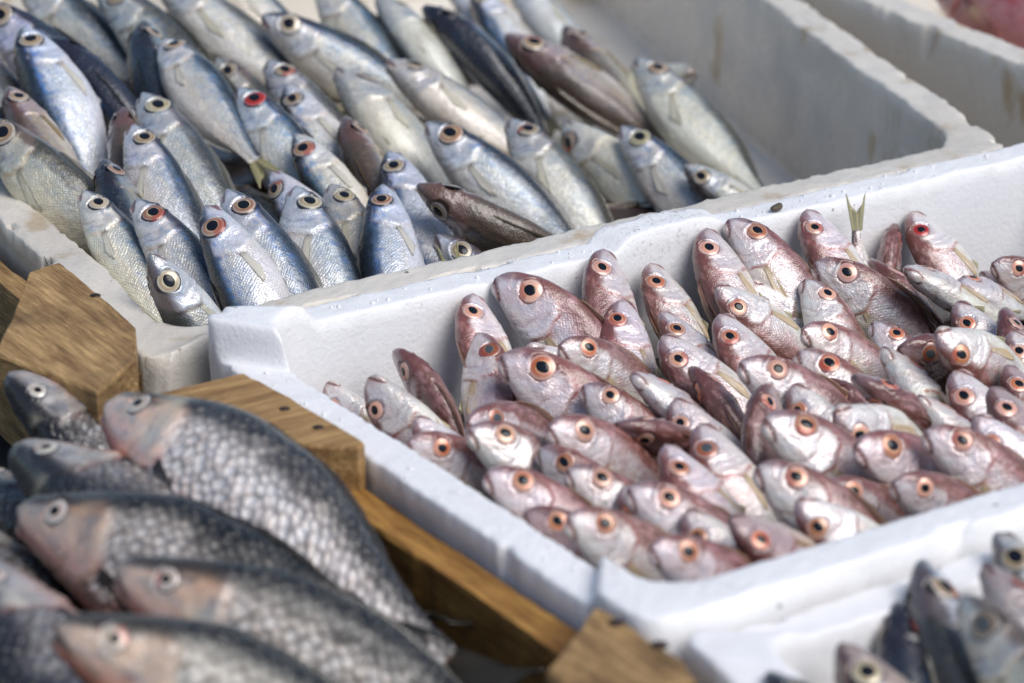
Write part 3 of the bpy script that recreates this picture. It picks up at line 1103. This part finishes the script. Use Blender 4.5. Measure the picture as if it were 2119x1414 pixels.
FISH = [
    # ---------- pink sea bream: snout pixel, a pixel further down the body, length, roll (dorsal side towards the right +, left -)
    B((1030, 577), (1215, 742), .132, 84, lab='large pink sea bream showing its whole flank, snout at the rear foam rim', bend=.1, eye='pale'),
    B((976, 612), (1030, 800), .125, -52, lab='sea bream with reddish back standing on its tail, beside the large flank-on bream', eye='pale'),
    B((818, 726), (950, 890), .120, 22, pal='brown', bend=.35, lab='brown-backed bream with spiny fin, by the bare part of the rear wall', dz=-.004),
    B((764, 786), (905, 935), .125, -112, lab='bream with pale belly turned up, closest to the foam corner block', dz=-.004),
    B((676, 796), (745, 868), .095, -100, lab='pink bream with only its jaw showing behind the left foam rim', dz=-.016),
    B((992, 692), (1012, 870), .120, 75, eye='dull', lab='bream with sunken empty-looking eye beside two flank-on bream'),
    B((1043, 737), (1225, 885), .138, 90, lab='bright-eyed bream with red gill slit lying below the large flank-on bream', bend=.15),
    B((1085, 727), (1300, 848), .135, -95, dz=-.006, pri=-60),
    B((1160, 716), (1300, 800), .115, 105, pri=-20),
    B((1247, 520), (1295, 745), .130, -55, lab='bream with open mouth pointing straight up over the rear rim', eye='pale'),
    B((1288, 624), (1316, 800), .128, -68, bend=-.15, pri=30, dz=.004),
    B((1345, 549), (1440, 725), .122, -50),
    B((1368, 650), (1478, 765), .110, -35, eye='warm'),
    B((1370, 700), (1515, 840), .125, -55),
    B((1430, 762), (1535, 900), .125, 8, pal='brown', bend=.2, lab='brown-backed bream with a dark line down its back, mid box'),
    B((1460, 477), (1535, 645), .130, -55, eye='pale'),
    B((1510, 458), (1640, 612), .132, 112, lab='white-bellied bream below the round debris on the rear rim', eye='warm'),
    B((1668, 438), (1770, 600), .125, -48, eye='pale'),
    B((1483, 598), (1645, 715), .120, -48),
    B((1488, 655), (1605, 810), .130, -52, red=.9),
    B((1668, 582), (1752, 745), .118, 112),
    B((1688, 546), (1885, 705), .140, 94, lab='silvery bream with a straight dark line along its pink back', eye='pale'),
    B((1662, 684), (1805, 778), .112, 116),
    B((1808, 670), (1885, 775), .108, 112),
    B((1852, 466), (1835, 580), .105, -4, pal='brown', lab='brown bream seen from the top of its head, eyes on both sides'),
    B((1885, 442), (1990, 585), .125, -48, eye='red', lab='bream with a blood-red eye against the bare rear wall'),
    B((1800, 540), (1950, 685), .130, 5, pal='brown', bend=.3, lab='long brown-backed bream in front of the blood-red-eyed one'),
    B((1875, 560), (2065, 660), .130, 172, lab='bream lying belly up with orange fins, below the blood-red-eyed one'),
    B((1978, 630), (2065, 730), .115, -58),
    B((1938, 694), (2105, 780), .120, -62, eye='warm'),
    B((2078, 640), (2135, 780), .122, -18, pal='brown'),
    B((2056, 546), (2150, 605), .110, 90, dz=-.01),
    B((1985, 592), (2130, 640), .110, 160, dz=-.012, pri=-40),
    B((1862, 722), (2070, 800), .125, 68, pal='brown', eye='dull', pri=-40, dz=-.004, lab='brownish bream with a dark glassy eye'),
    B((1828, 724), (1960, 885), .140, 165, lab='bream turned on its back with pink lips and white throat', pri=25),
    B((1770, 782), (1955, 895), .130, 4, pal='brown', bend=.35, pri=15, lab='dark brown-backed bream beside the bream with pink lips'),
    B((1535, 752), (1725, 890), .138, 108, red=.9),
    B((1655, 730), (1785, 870), .128, 106, pri=-20),
    B((1592, 798), (1585, 940), .120, -38, pal='brown'),
    B((1585, 868), (1830, 1045), .145, 114, pri=10),
    B((1448, 882), (1545, 1050), .128, -60, eye='dull', lab='greyish bream with a clouded eye'),
    B((1728, 858), (1905, 935), .122, -72, eye='pale'),
    B((1772, 924), (1985, 1040), .138, 106),
    B((1918, 894), (2065, 1010), .130, 98, eye='pale'),
    B((1974, 772), (2062, 890), .130, -60, eye='pale'),
    B((2050, 806), (2135, 910), .120, -40, pal='brown', eye='pale'),
    B((2018, 866), (2125, 970), .120, -62),
    B((1375, 926), (1485, 1068), .122, -42, eye='warm'),
    B((1138, 884), (1315, 990), .130, 100),
    B((1278, 880), (1450, 935), .118, 24, pal='brown', dz=-.008, pri=-50),
    B((1308, 776), (1445, 880), .128, 168, lab='bream on its back with thin ragged pelvic fins, mid box', pri=10),
    B((973, 890), (1145, 1005), .128, 110),
    B((968, 876), (1135, 925), .122, 95, eye='dull', pri=-60, red=.9),
    B((848, 914), (995, 1000), .118, 85, dz=-.006),
    B((1010, 980), (1165, 1098), .125, 100),
    B((1177, 974), (1295, 1070), .120, 106),
    B((1304, 1012), (1485, 1155), .138, 102),
    B((1177, 1072), (1345, 1178), .125, 97),
    B((1350, 1132), (1505, 1225), .122, 96),
    B((1570, 968), (1735, 1105), .138, 102, lab='broad bream with shining white gill cover by the front rim'),
    B((1512, 1078), (1640, 1160), .118, -42, pal='brown', lab='dark reddish bream sunk into the corner of the front rim'),
    B((1790, 700), (1763, 440), .110, 60, pal='dull', flip=True, pitch=-66, tail=(1764, 436, -.012), lab='bream buried head down, its yellow tail standing up the rear wall', dz=-.05),
    B((1700, 1010), (1860, 1110), .12, 100, dz=-.012, pri=-60),
    B((1440, 940), (1480, 1050), .12, 80, dz=-.012, pri=-60),
    B((860, 868), (960, 960), .10, -60, dz=-.012, pri=-20),
    B((1545, 590), (1690, 705), .112, -80, dz=-.005, pri=-30),
    B((1640, 800), (1720, 905), .112, -80, dz=-.005, pri=-30),
    B((1700, 790), (1790, 890), .112, 60, dz=-.005, pri=-30, pal='brown'),
    B((1420, 1060), (1500, 1150), .112, -70, dz=-.005, pri=-30),
    B((1120, 930), (1205, 1012), .112, 70, dz=-.005, pri=-30),
    B((1290, 1010), (1352, 1092), .112, -60, dz=-.005, pri=-30),
    B((2080, 760), (2150, 850), .112, -40, dz=-.005, pri=-30, pal='brown'),
    B((1900, 822), (1990, 905), .112, 170, dz=-.005, pri=-30),
    B((1850, 1000), (1962, 1062), .112, 84, dz=-.005, pri=-30),
    B((1650, 1040), (1762, 1122), .112, -70, dz=-.005, pri=-30),
    B((2030, 566), (2119, 645), .112, 150, dz=-.005, pri=-30, pal='brown'),
    B((2092, 690), (2155, 782), .112, -55, dz=-.005, pri=-30),
    B((1210, 800), (1300, 890), .112, 95, dz=-.005, pri=-30),
    B((1395, 830), (1470, 930), .112, -75, dz=-.005, pri=-30),
    B((1090, 1060), (1180, 1130), .112, 88, dz=-.005, pri=-30, pal='brown'),
    # ---------- silver blue fish in the stained box
    G((47, 62), (195, 365), .170, -60, lab='bright blue-backed fish with white throat, above the small brown-headed one'),
    G((340, 88), (555, 405), .160, 98, bend=.05, lab='silver fish lying whole on the heap, yellow-green tail fin spread', pri=25, pitch=20),
    G((497, 186), (642, 395), .160, 94, eye='red', lab='silver fish with a red eye'),
    G((594, 180), (702, 375), .155, -72),
    G((296, 48), (322, 200), .150, -32, pal='dark'),
    G((297, 198), (425, 430), .165, 96, pal='dull', eye='gold', lab='pale grey fish with a small golden eye'),
    G((276, 264), (362, 475), .155, 92),
    G((18, 184), (95, 330), .130, -48, pal='olive', lab='small brown-headed fish by the left rim'),
    G((-30, 250), (155, 445), .170, 80, pal='dull', pri=20),
    G((174, 400), (295, 600), .140, 98, eye='pale', lab='silver fish with a rosy cheek resting on the left foam rim'),
    G((214, 334), (258, 450), .130, -32, pal='dark', pri=-20, eye='warm'),
    G((284, 418), (415, 610), .150, 92, eye='warm', lab='silver fish with pinkish snout and broad orange-brown eye'),
    G((312, 530), (405, 670), .135, -66, pal='dull', eye='gold', lab='rosy grey fish with a large eye in the front left foam corner', pri=20, pitch=45),
    G((428, 430), (535, 645), .150, -80, eye='warm', lab='black-backed fish with an orange-ringed eye behind the foam corner block'),
    G((472, 398), (615, 650), .160, 92, eye='warm', lab='silver fish with a dark red-ringed eye and blue shoulder'),
    G((612, 392), (690, 620), .165, 98, eye='gold', fat=1.45, lab='plump white fish with a small golden eye behind the foam rim'),
    G((686, 386), (742, 510), .140, 100, pal='dull', eye='gold', pri=-40),
    G((792, 388), (812, 600), .150, -76, eye='warm', lab='slim fish with vivid blue flank in front of a paler twin'),
    G((806, 318), (885, 530), .155, -70, pri=-10),
    G((612, 282), (695, 405), .140, -70, eye='warm', pri=-20),
    G((714, 246), (775, 390), .140, -18, pal='olive', eye='warm', lab='dark olive fish in a gap, red behind its eye', dz=-.012),
    G((698, 146), (965, 430), .170, 150, pal='dull', lab='pale long fish with brown snout, belly turned up'),
    G((885, 258), (1155, 500), .165, 100, lab='long silver fish with a blue shoulder stripe behind the rim lug', eye='warm', pri=10),
    G((1056, 252), (1225, 480), .155, 108, fat=1.25, pal='dull'),
    G((868, 386), (1110, 530), .150, 22, pal='olive', lab='purple-brown fish slanting across the others to the rear rim', pri=30, dz=.004),
    G((1288, 266), (1445, 440), .150, 96, eye='gold', lab='blue-flanked fish next to the empty part of the box'),
    G((1318, 126), (1560, 405), .165, 118, pal='dull', lab='outermost thin fish with pink cheek, lying along the empty box floor', pri=-10),
    G((1048, 76), (1335, 275), .170, -28, pal='olive', lab='thick brown fish with an orange spot before its eye', pri=10),
    G((878, 16), (1180, 270), .165, 6, pal='dark', bend=.3, lab='dark fish showing only its blue-black back', pri=15),
    G((782, -4), (985, 220), .155, 165, pal='dull', lab='white-bellied fish with a red mouth'),
    G((802, 128), (1010, 275), .150, 140, pal='dull', pri=-10),
    G((1168, 58), (1320, 255), .150, -24, pal='olive', dz=-.008, lab='narrow dark brown fish beside the empty part of the box'),
    G((544, 34), (745, 155), .160, 96, lab='pale fish with a black eye and a dark spot on its breast', eye='pale', fat=1.2),
    G((556, 130), (675, 290), .150, 104, pal='dull'),
    G((325, -50), (535, 135), .170, 112, pal='dull', lab='olive grey fish with purple spots'),
    G((430, -70), (590, 95), .160, 125, fat=1.2),
    G((40, -50), (275, 175), .170, 85, red=.9),
    G((-40, 10), (245, 245), .170, 85),
    G((205, -30), (430, 195), .170, 84, pal='dull'),
    G((660, -40), (800, 160), .160, 92),
    G((930, -50), (1030, 90), .140, 180, pal='dull'),
    G((980, -24), (1070, 110), .140, -60),
    G((1055, -40), (1180, 90), .150, 160, pal='dull', pri=-20),
    G((1168, 256), (1325, 440), .150, -104, pal='dull', fat=1.3, pri=-20),
    G((1418, 344), (1530, 430), .120, -60, pal='dull', dz=-.004),
    G((452, 126), (565, 290), .150, 80, pal='dull', pri=-20),
    G((105, 82), (265, 250), .150, 24, pal='dark', pri=-40),
    G((255, 225), (262, 330), .120, -6, pal='olive', pri=-30),
    G((562, 360), (620, 440), .130, -95, pri=-20),
    G((960, 700), (915, 545), .140, 75, flip=True, pitch=-62, tail=(922, 540, .075), pal='dull', dz=-.03, lab='fish buried behind the foam rim with only its tail fin up'),
    G((905, 490), (1010, 600), .140, 100, pal='dull', dz=-.02, pri=-40),
    G((-60, 96), (45, 300), .160, 70, pal='dull', pri=-10),
    G((-95, 165), (20, 360), .160, 30, pal='dark', pri=-10),
    G((1440, 150), (1300, 190), .14, 150, pal='dull', dz=-.015, pri=-60, lab='grey fish lying crosswise on the empty side'),
    # ---------- grey fish in the front box
    W((1905, 1165), (1985, 1420), .150, -30, pal='dull', pitch=40, lab='long grey fish standing against the rear wall of the front box'),
    W((1858, 1250), (1872, 1414), .140, -4, pal='dark', pitch=40, lab='nearly black fish beside the long grey one in the front box'),
    W((1738, 1338), (1840, 1490), .150, -52, pal='olive', pitch=40, eye='gold', lab='brown-backed fish with yellow eye, nearest the corner of the front box'),
    W((2038, 1172), (2125, 1300), .140, 150, pal='olive', pitch=36, lab='pale-bellied narrow fish in the front box', pri=10),
    W((2062, 1108), (2155, 1240), .140, -62, pal='dull', pitch=36, lab='pale fish with its snout over the rear rim of the front box'),
    W((1995, 1238), (2120, 1410), .150, 70, pal='dull', pitch=34, eye='dull', lab='blue-striped fish with a big dark eye in the front box'),
    W((1588, 1398), (1665, 1470), .13, -20, pal='dark', pitch=30, lab='dark snout showing at the lower wall of the front box', dz=-.03),
    # ---------- carp in the wooden crate
    K((236, 842), (800, 1295), .232, 92, lab='big carp with pearly scales along the crate side', fat=.95, dz=.012, fix=True),
    K((18, 782), (250, 965), .165, -42, pitch=34, pal='carpdark', lab='black-headed carp with white cheek edge under the corner board', pri=-300, dz=.004, fix=True),
    K((32, 938), (335, 1095), .205, -28, pal='carpdark', lab='small brown carp squeezed between larger ones', pri=-10),
    K((50, 1058), (560, 1300), .215, 84, pal='carpdim', lab='carp with white-ringed eye and dark olive back'),
    K((250, 1180), (710, 1420), .200, 84, pal='carpdim', lab='carp with red belly and a pale gill patch', dz=.012),
    K((122, 1300), (500, 1490), .190, 88, pal='carpdim', lab='pink-throated carp lowest in the crate', dz=.016),
    K((-40, 1180), (125, 1405), .200, -50, pal='carpdark', lab='dark carp with bright eye at the crate edge', dz=.004),
    K((-70, 985), (170, 1150), .190, -20, pal='carpdark', lab='black carp back between the crate side and the smaller carp', pri=-120, dz=-.012),
    K((-90, 1085), (60, 1290), .190, -30, pal='carpdark', lab='black-backed carp under the dark carp with bright eye', pri=-60, dz=-.008),
    K((520, 1300), (880, 1400), .19, 60, pal='carpdark', lab='dark carp under the big pearly one', dz=-.035, pri=-100),
    # ---------- red fish far behind
    Fish('bream', (1930, -60), (2130, 40), .19, 95, pal='red', box='far', lab='red fish lying along the dirty foam box', pitch=4),
    Fish('bream', (1990, -120), (2180, -20), .19, 60, pal='red', box='far', lab='dark red fish behind the first red one', pitch=4),
]


def level(box, P):
    x, y = P[0], P[1]
    if box == 'bream':
        f = min(1, max(0, -y / 0.34))
        return H - (0.012 + 0.018 * min(1, max(0, x / .5))) * (1 - f) - 0.006 * f
    if box == 'bogue':
        return H + 0.012 + 0.055 * float(smooth(.15, .65, y)) - 0.065 * min(1, max(0, (x - .08) / .40))
    if box == 'low':
        return H - 0.020
    if box == 'crate':
        return H + 0.002
    return H - 0.006


INNER = {'bream': PINK, 'bogue': BLUE, 'low': LOWQ, 'far': FARQ,
         'crate': [(-0.43, -0.375), (XR - .017, -0.375), (XR - .017, -0.03), (-0.43, -0.03)]}
FLOOR = {'bream': H - .10, 'bogue': H - .105, 'low': H - .102, 'far': H - .078, 'crate': .012}


def inside_gap(box, P):
    """least distance (m) to the inner walls, negative when outside"""
    q = INNER[box]
    best = 9
    for i in range(4):
        a, b = np.array(q[i]), np.array(q[(i + 1) % 4])
        d = (b - a) / np.linalg.norm(b - a)
        n = np.array([-d[1], d[0]])
        best = min(best, float((np.asarray(P[:2]) - a) @ n))
    return best


def orient(f):
    rd = ray(*f.S)
    sx, sy = f.S
    hx, hy = sx - f.T[0], -(sy - f.T[1])
    if f.flip:
        pass
    nl = math.hypot(hx, hy)
    if f.box == 'bream' and not f.flip:
        k = rad(1)
        hx, hy = hx * math.cos(k) + hy * math.sin(k), hy * math.cos(k) - hx * math.sin(k)
    hx, hy = hx / nl, hy / nl
    r2 = RT - rd * (RT @ rd)
    r2 /= np.linalg.norm(r2)
    u2 = np.cross(r2, rd)
    base = hx * r2 + hy * u2
    want = math.sin(rad(f.pitch))
    best = None
    for psi in np.radians(np.arange(-75, 76, 1.0)):
        F = math.cos(psi) * base - math.sin(psi) * rd
        e = abs(F[2] - want) + 0.02 * abs(psi)
        if best is None or e < best[0]:
            best = (e, F, psi)
    F = best[1]
    a = -rd - F * (-rd @ F)
    a /= np.linalg.norm(a)
    right = np.cross(F, a)
    imr = hy * r2 - hx * u2
    if right @ imr < 0:
        right = -right
    ro = rad(f.rho)
    D = a * math.cos(ro) + right * math.sin(ro)
    Lf = np.cross(D, F)
    f.F, f.D, f.Y, f.rd = F, D, Lf, rd


def place(f):
    orient(f)
    P = at_z(f.S[0], f.S[1], H)
    for _ in range(6):
        P = at_z(f.S[0], f.S[1], level(f.box, P) + f.dz)
    # never beyond the rear wall: a head there leans on the wall
    lim = {'bream': -0.008, 'low': -0.400}.get(f.box)
    if lim is not None and P[1] > lim:
        d = f.rd
        P = CAM + d * ((lim - CAM[1]) / d[1])
    if f.tail:                     # a fish seen only by its tail: set it by where that tail stands
        d = ray(*f.tail[:2])
        f.P = CAM + d * ((f.tail[2] - CAM[1]) / d[1]) + f.F * f.L * 1.14
        return
    f.P = P


ST = np.array([.04, .12, .22, .34, .46, .58, .70, .82, .95])
for f in FISH:
    if f.pal != 'red':
        f.L *= {'bream': .86 if f.S in ((1030, 577), (1043, 737)) else .74, 'bogue': .86, 'carp': .94}[f.sp]
    place(f)
    # steeper where the tail would run into a wall
    for _ in range(12):
        end = f.P - f.F * f.L * 1.02
        if f.box in ('far',) or inside_gap(f.box, end) > .006 or f.flip or f.pitch > 62:
            break
        f.pitch += 4
        place(f)
    sh = Shape(f.sp, f.L)
    top, bot, w = sh.prof(ST)
    hz = .5 * (top + bot)
    cz = .5 * (top - bot)
    C, R = [], []
    for k in range(len(ST)):
        ext = max(0, hz[k] - w[k])
        for o in (-1, 0, 1):
            C.append(-f.F * ST[k] * f.L + f.D * (cz[k] + o * ext) * f.L)
            R.append(w[k] * f.L)
    f.C, f.R = np.array(C), np.array(R)
    f.s = float(np.linalg.norm(f.P - CAM))
    f.s0 = f.s
    f.key = f.S[1] * .75 + f.T[1] * .25 + f.pri

# settle: neighbours that overlap slide apart along their lines of sight, the nearer one on top
N = len(FISH)
pairs = []
for i in range(N):
    for j in range(i + 1, N):
        a, b = FISH[i], FISH[j]
        if a.box == b.box and not a.tail and not b.tail and np.linalg.norm((a.P - a.F * a.L * .5) - (b.P - b.F * b.L * .5)) < (a.L + b.L) * .5 + .03:
            pairs.append((i, j) if a.key >= b.key else (j, i))      # first one lies in front
pi = np.array([p[0] for p in pairs])
pj = np.array([p[1] for p in pairs])
CC = np.array([f.C for f in FISH])
RR = np.array([f.R for f in FISH])
RD = np.array([f.rd for f in FISH])
s = np.array([f.s for f in FISH])
s0 = s.copy()
fixed = np.array([1.0 if f.box == 'far' or f.tail or f.fix else 0.0 for f in FISH])
for it in range(90):
    ctr = CAM + RD * s[:, None]
    PC = CC + ctr[:, None, :]
    mv = np.zeros(N)
    cnt = np.zeros(N)
    for c0 in range(0, len(pairs), 300):
        ii, jj = pi[c0:c0 + 300], pj[c0:c0 + 300]
        d = PC[ii][:, :, None, :] - PC[jj][:, None, :, :]
        dist = np.sqrt((d ** 2).sum(-1)) + 1e-9
        pen = (RR[ii][:, :, None] + RR[jj][:, None, :]) * 1.28 - dist
        # how far the first must come towards the camera to clear
        nr = -(d @ np.array(FW)) / dist
        wgt = np.clip(np.where(nr > -.3, np.abs(nr) + .25, np.abs(nr)), 0, 1)
        need = np.where(pen > 0, pen * wgt, 0).reshape(len(ii), -1).max(1)
        np.add.at(mv, ii, -need * .5)
        np.add.at(mv, jj, need * .5)
        np.add.at(cnt, ii, need > 0)
        np.add.at(cnt, jj, need > 0)
    s = s + (mv / np.maximum(1, cnt * .5)) * .6 * (1 - fixed) - (s - s0) * .06
    s = np.clip(s, s0 - .040, s0 + .075)
for f, v in zip(FISH, s):
    if f.tail:
        continue
    f.P = CAM + f.rd * v
    if f.box == 'bream' and f.P[1] > -.004:
        f.P = CAM + f.rd * ((-.004 - CAM[1]) / f.rd[1])

KIND = {'bream': 'sea_bream', 'bogue': 'silver_fish', 'carp': 'carp'}


def pose_words(f):
    a = abs(f.rho)
    return 'back turned up' if a < 32 else ('back half up' if a < 68 else ('lying on its side' if a < 112 else 'belly turned up'))


NICK = {(1030, 577): 'large flank-on bream', (1247, 520): 'open-mouthed bream', (1885, 442): 'blood-red-eyed bream', (1828, 724): 'pink-lipped bream',
        (1448, 882): 'cloudy-eyed bream', (1570, 968): 'white-gilled broad bream', (1308, 776): 'upturned ragged-finned bream', (1430, 762): 'dark-lined brown bream',
        (1688, 546): 'silvery line-backed bream', (1043, 737): 'bright-eyed red-gilled bream', (1852, 466): 'brown bream seen from above', (1512, 1078): 'dark corner bream',
        (764, 786): 'belly-up bream by the corner block', (1510, 458): 'white-bellied bream below the debris',
        (497, 186): 'red-eyed fish', (340, 88): 'spread-tailed fish', (612, 392): 'plump white fish', (878, 16): 'blue-black fish', (698, 146): 'long belly-up fish',
        (1048, 76): 'thick brown fish', (297, 198): 'golden-eyed fish', (868, 386): 'purple-brown fish', (544, 34): 'black-eyed pale fish',
        (885, 258): 'blue-shouldered fish', (47, 62): 'bright blue-backed fish', (1288, 266): 'blue-flanked fish'}
USED = set()


def auto_label(f):
    tone = {'brown': 'brownish', 'dull': 'pale grey', 'dark': 'dark', 'olive': 'olive brown', 'bream': 'pink', 'bogue': 'silver-blue'}.get(f.pal, f.pal)
    kind = {'bream': 'bream', 'bogue': 'fish', 'carp': 'carp'}[f.sp]
    near = sorted((g for g in FISH if g.box == f.box and g.S in NICK and g is not f), key=lambda g: np.linalg.norm((g.P - g.F * .03) - (f.P - f.F * .03)))
    lab = ''
    for g in near[:14]:
        d = f.P - g.P
        if abs(d[1]) > abs(d[0]):
            rel = 'rear-wall side' if d[1] > 0 else 'front-rim side'
            if f.box == 'bogue':
                rel = 'far side' if d[1] > 0 else 'bream-box side'
        else:
            rel = 'side away from the crate' if d[0] > 0 else 'crate side'
        for form in ('%s %s, ' + pose_words(f) + ', on the %s of the %s', '%s %s on the %s of the %s'):
            c = form % (tone, kind, rel, NICK[g.S])
            if len(c.replace('-', ' ').split()) <= 16 and c not in USED:
                lab = c
                break
        if lab:
            break
    USED.add(lab)
    return lab


def build_fish(f, idx, label, group):
    rng = np.random.default_rng(1000 + idx)
    fat = f.fat or (.86 + .24 * rng.random())
    bend = f.bend if f.bend else (rng.random() - .5) * .55
    sh = Shape(f.sp, f.L, fat, bend, (rng.random() - .5) * .12 + f.sag)
    sh.fold = .5 if f.tail else .55 + .5 * rng.random()
    e = empty(KIND[f.sp] if f.pal != 'red' else 'red_fish')
    M = Matrix(((f.F[0], f.Y[0], f.D[0], f.P[0]), (f.F[1], f.Y[1], f.D[1], f.P[1]), (f.F[2], f.Y[2], f.D[2], f.P[2]), (0, 0, 0, 1)))
    e.matrix_world = M
    if f.eye is None and f.sp == 'bream':
        f.eye = [None, None, 'warm', 'pale', 'pale'][int(rng.integers(5))]
    fish_body(sh, f.sp, f.pal, rng, e, .35 + .5 * rng.random() if f.red is None else f.red)
    for side in (1, -1):
        fish_eye(sh, f.sp, side, rng, e, f.eye)
    if f.fins:
        fish_fins(sh, f.sp, f.pal, rng, e)
    tag(e, label, 'fish', group)
    return e


GROUP = {'bream': 'sea bream heaped in the clean foam box', 'bogue': 'silver fish heaped in the stained foam box', 'low': 'grey fish in the front foam box',
         'crate': 'carp in the wooden crate', 'far': 'red fish in the far box'}
ROOTS = []
for n, f in enumerate(FISH):
    ROOTS.append(build_fish(f, n, f.lab or auto_label(f), GROUP[f.box]))


# ------------------------------------------------------------------ fish underneath, seen only in the gaps between the upper ones
def copy_tree(o, parent=None):
    c = o.copy()
    COL.objects.link(c)
    if parent is not None:
        c.parent = parent
    for ch in list(o.children):
        copy_tree(ch, c)
    return c


rng = np.random.default_rng(5)


def under(box, srcs, spots, drop, label):
    for k, (x, y) in enumerate(spots):
        src = srcs[k % len(srcs)]
        f = FISH[src]
        o = copy_tree(ROOTS[src])
        z = level(box, (x, y)) - drop
        ang = math.atan2(f.F[1], f.F[0]) + (rng.random() - .5) * .7
        pit = rad(6 + 8 * rng.random())
        Fv = Vector((math.cos(ang) * math.cos(pit), math.sin(ang) * math.cos(pit), math.sin(pit)))
        up = Vector((0, 0, 1))
        sd_ = up.cross(Fv).normalized()
        u2 = Fv.cross(sd_)
        ro = rad([85, -80, 100, -60][k % 4])
        Dv = u2 * math.cos(ro) + sd_ * math.sin(ro)
        Yv = Dv.cross(Fv)
        o.matrix_world = Matrix(((Fv[0], Yv[0], Dv[0], x), (Fv[1], Yv[1], Dv[1], y), (Fv[2], Yv[2], Dv[2], z), (0, 0, 0, 1)))
        tag(o, label, 'fish', 'fish lying beneath the others')


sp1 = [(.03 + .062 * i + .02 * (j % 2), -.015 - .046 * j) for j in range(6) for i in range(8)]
br = [k for k, f in enumerate(FISH) if f.sp == 'bream' and f.pal == 'brown'][:6]  # brown skins picked for the buried copies, putting gap shade into colour
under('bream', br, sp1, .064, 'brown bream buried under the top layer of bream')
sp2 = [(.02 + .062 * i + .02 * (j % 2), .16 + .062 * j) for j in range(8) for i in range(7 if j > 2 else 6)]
dk = [k for k, f in enumerate(FISH) if f.sp == 'bogue' and f.box == 'bogue' and f.pal in ('dark', 'olive')]  # only dark skins here too, so the gaps look shaded by colour
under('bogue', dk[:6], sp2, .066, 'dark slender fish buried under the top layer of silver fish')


def gap_shade(name, quad, z, shrink, mat, label):
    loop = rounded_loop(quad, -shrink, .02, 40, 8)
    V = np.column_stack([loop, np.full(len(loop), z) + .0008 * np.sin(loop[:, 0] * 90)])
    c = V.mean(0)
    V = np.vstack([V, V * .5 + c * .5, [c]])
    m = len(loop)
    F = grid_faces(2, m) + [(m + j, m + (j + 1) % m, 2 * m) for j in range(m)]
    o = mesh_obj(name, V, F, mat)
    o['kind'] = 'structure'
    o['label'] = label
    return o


M_GAP_SHADE = plain('dark_gap_shade', (0.035, 0.016, 0.013), 0.12)  # dark sheets added under the heaps, painting the shade between the fish
gap_shade('gap_shade', [(-.43, -.372), (XR - .02, -.372), (XR - .02, -.045), (-.43, -.045)], .052, .002, M_GAP_SHADE, 'dark sheet added under the carp for the shade in the gaps')
gap_shade('gap_shade', PINK, H - .062, .010, M_GAP_SHADE, 'dark sheet added under the sea bream for the shade in the gaps')
gap_shade('gap_shade', [(-.022, .052), (.400, .058), (.430, .840), (.050, .840)], H - .070, .016, M_GAP_SHADE, 'dark sheet added under the silver fish for the shade in the gaps')

# ------------------------------------------------------------------ small debris on the rims
def pebble(name, px, py, z, sx, sy, sz, mat, label, seed):
    P = at_z(px, py, z)
    V, n1, n2 = [], 9, 14
    for i in range(n1):
        a = math.pi * i / (n1 - 1)
        for j in range(n2):
            b = 2 * math.pi * j / n2
            V.append((sx * math.sin(a) * math.cos(b), sy * math.sin(a) * math.sin(b), sz * math.cos(a)))
    V = np.array(V)
    V *= (0.72 + .4 * vnoise(V, 300 if sx < .01 else 110, seed) + .16 * vnoise(V, 420, seed + 2))[:, None]
    o = mesh_obj(name, V, grid_faces(n1, n2), mat)
    o.location = (P[0], P[1], z + sz * .6)
    o.rotation_euler = (0, 0, .4)
    tag(o, label, 'debris')
    return o


pebble('debris_pellet', 1607, 433, H + .001, .0050, .0026, .0018, M_DEBRIS, 'dark brown pellet lying on the rear foam rim', 3)
# loose foam beads and ice crumbs lying on the rims: too small and many to count
rc = np.random.default_rng(77)
V, F = [], []
ico = [(0, 0, 1), (.9, 0, .3), (.28, .85, .3), (-.72, .53, .3), (-.72, -.53, .3), (.28, -.85, .3), (.6, .5, -.6), (-.4, .7, -.6), (-.7, -.2, -.6), (0, -.8, -.6), (.7, -.4, -.6)]
icof = [(0, 1, 2), (0, 2, 3), (0, 3, 4), (0, 4, 5), (0, 5, 1), (1, 6, 2), (2, 7, 3), (3, 8, 4), (4, 9, 5), (5, 10, 1), (6, 7, 2), (7, 8, 3), (8, 9, 4), (9, 10, 5), (10, 6, 1)]


def crumb(x, y, z, r):
    k = len(V)
    sc_ = r * (.6 + .8 * rc.random(3))
    a = rc.random() * 6.28
    for p in ico:
        q = np.array(p) * sc_ * (.8 + .4 * rc.random())
        V.append((x + q[0] * math.cos(a) - q[1] * math.sin(a), y + q[0] * math.sin(a) + q[1] * math.cos(a), z + q[2] + r * .3))
    F.extend(tuple(i + k for i in f) for f in icof)


for _ in range(110):
    u = rc.random()
    crumb(-.015 + u * .50, .002 + .018 * rc.random(), H, .0004 + .0010 * rc.random() ** 2)
for _ in range(90):
    crumb(-.020 + .018 * rc.random(), -.025 - rc.random() * .28, H - .0088, .0004 + .0011 * rc.random() ** 2)
cr = mesh_obj('foam_crumbs', V, F, M_FOAM)
cr['kind'] = 'stuff'
tag(cr, 'tiny white foam beads and ice crumbs scattered on the box rims', 'crumbs')
print('scene built in %.1f s, %d objects' % (time.time() - T0, len(scene.objects)))
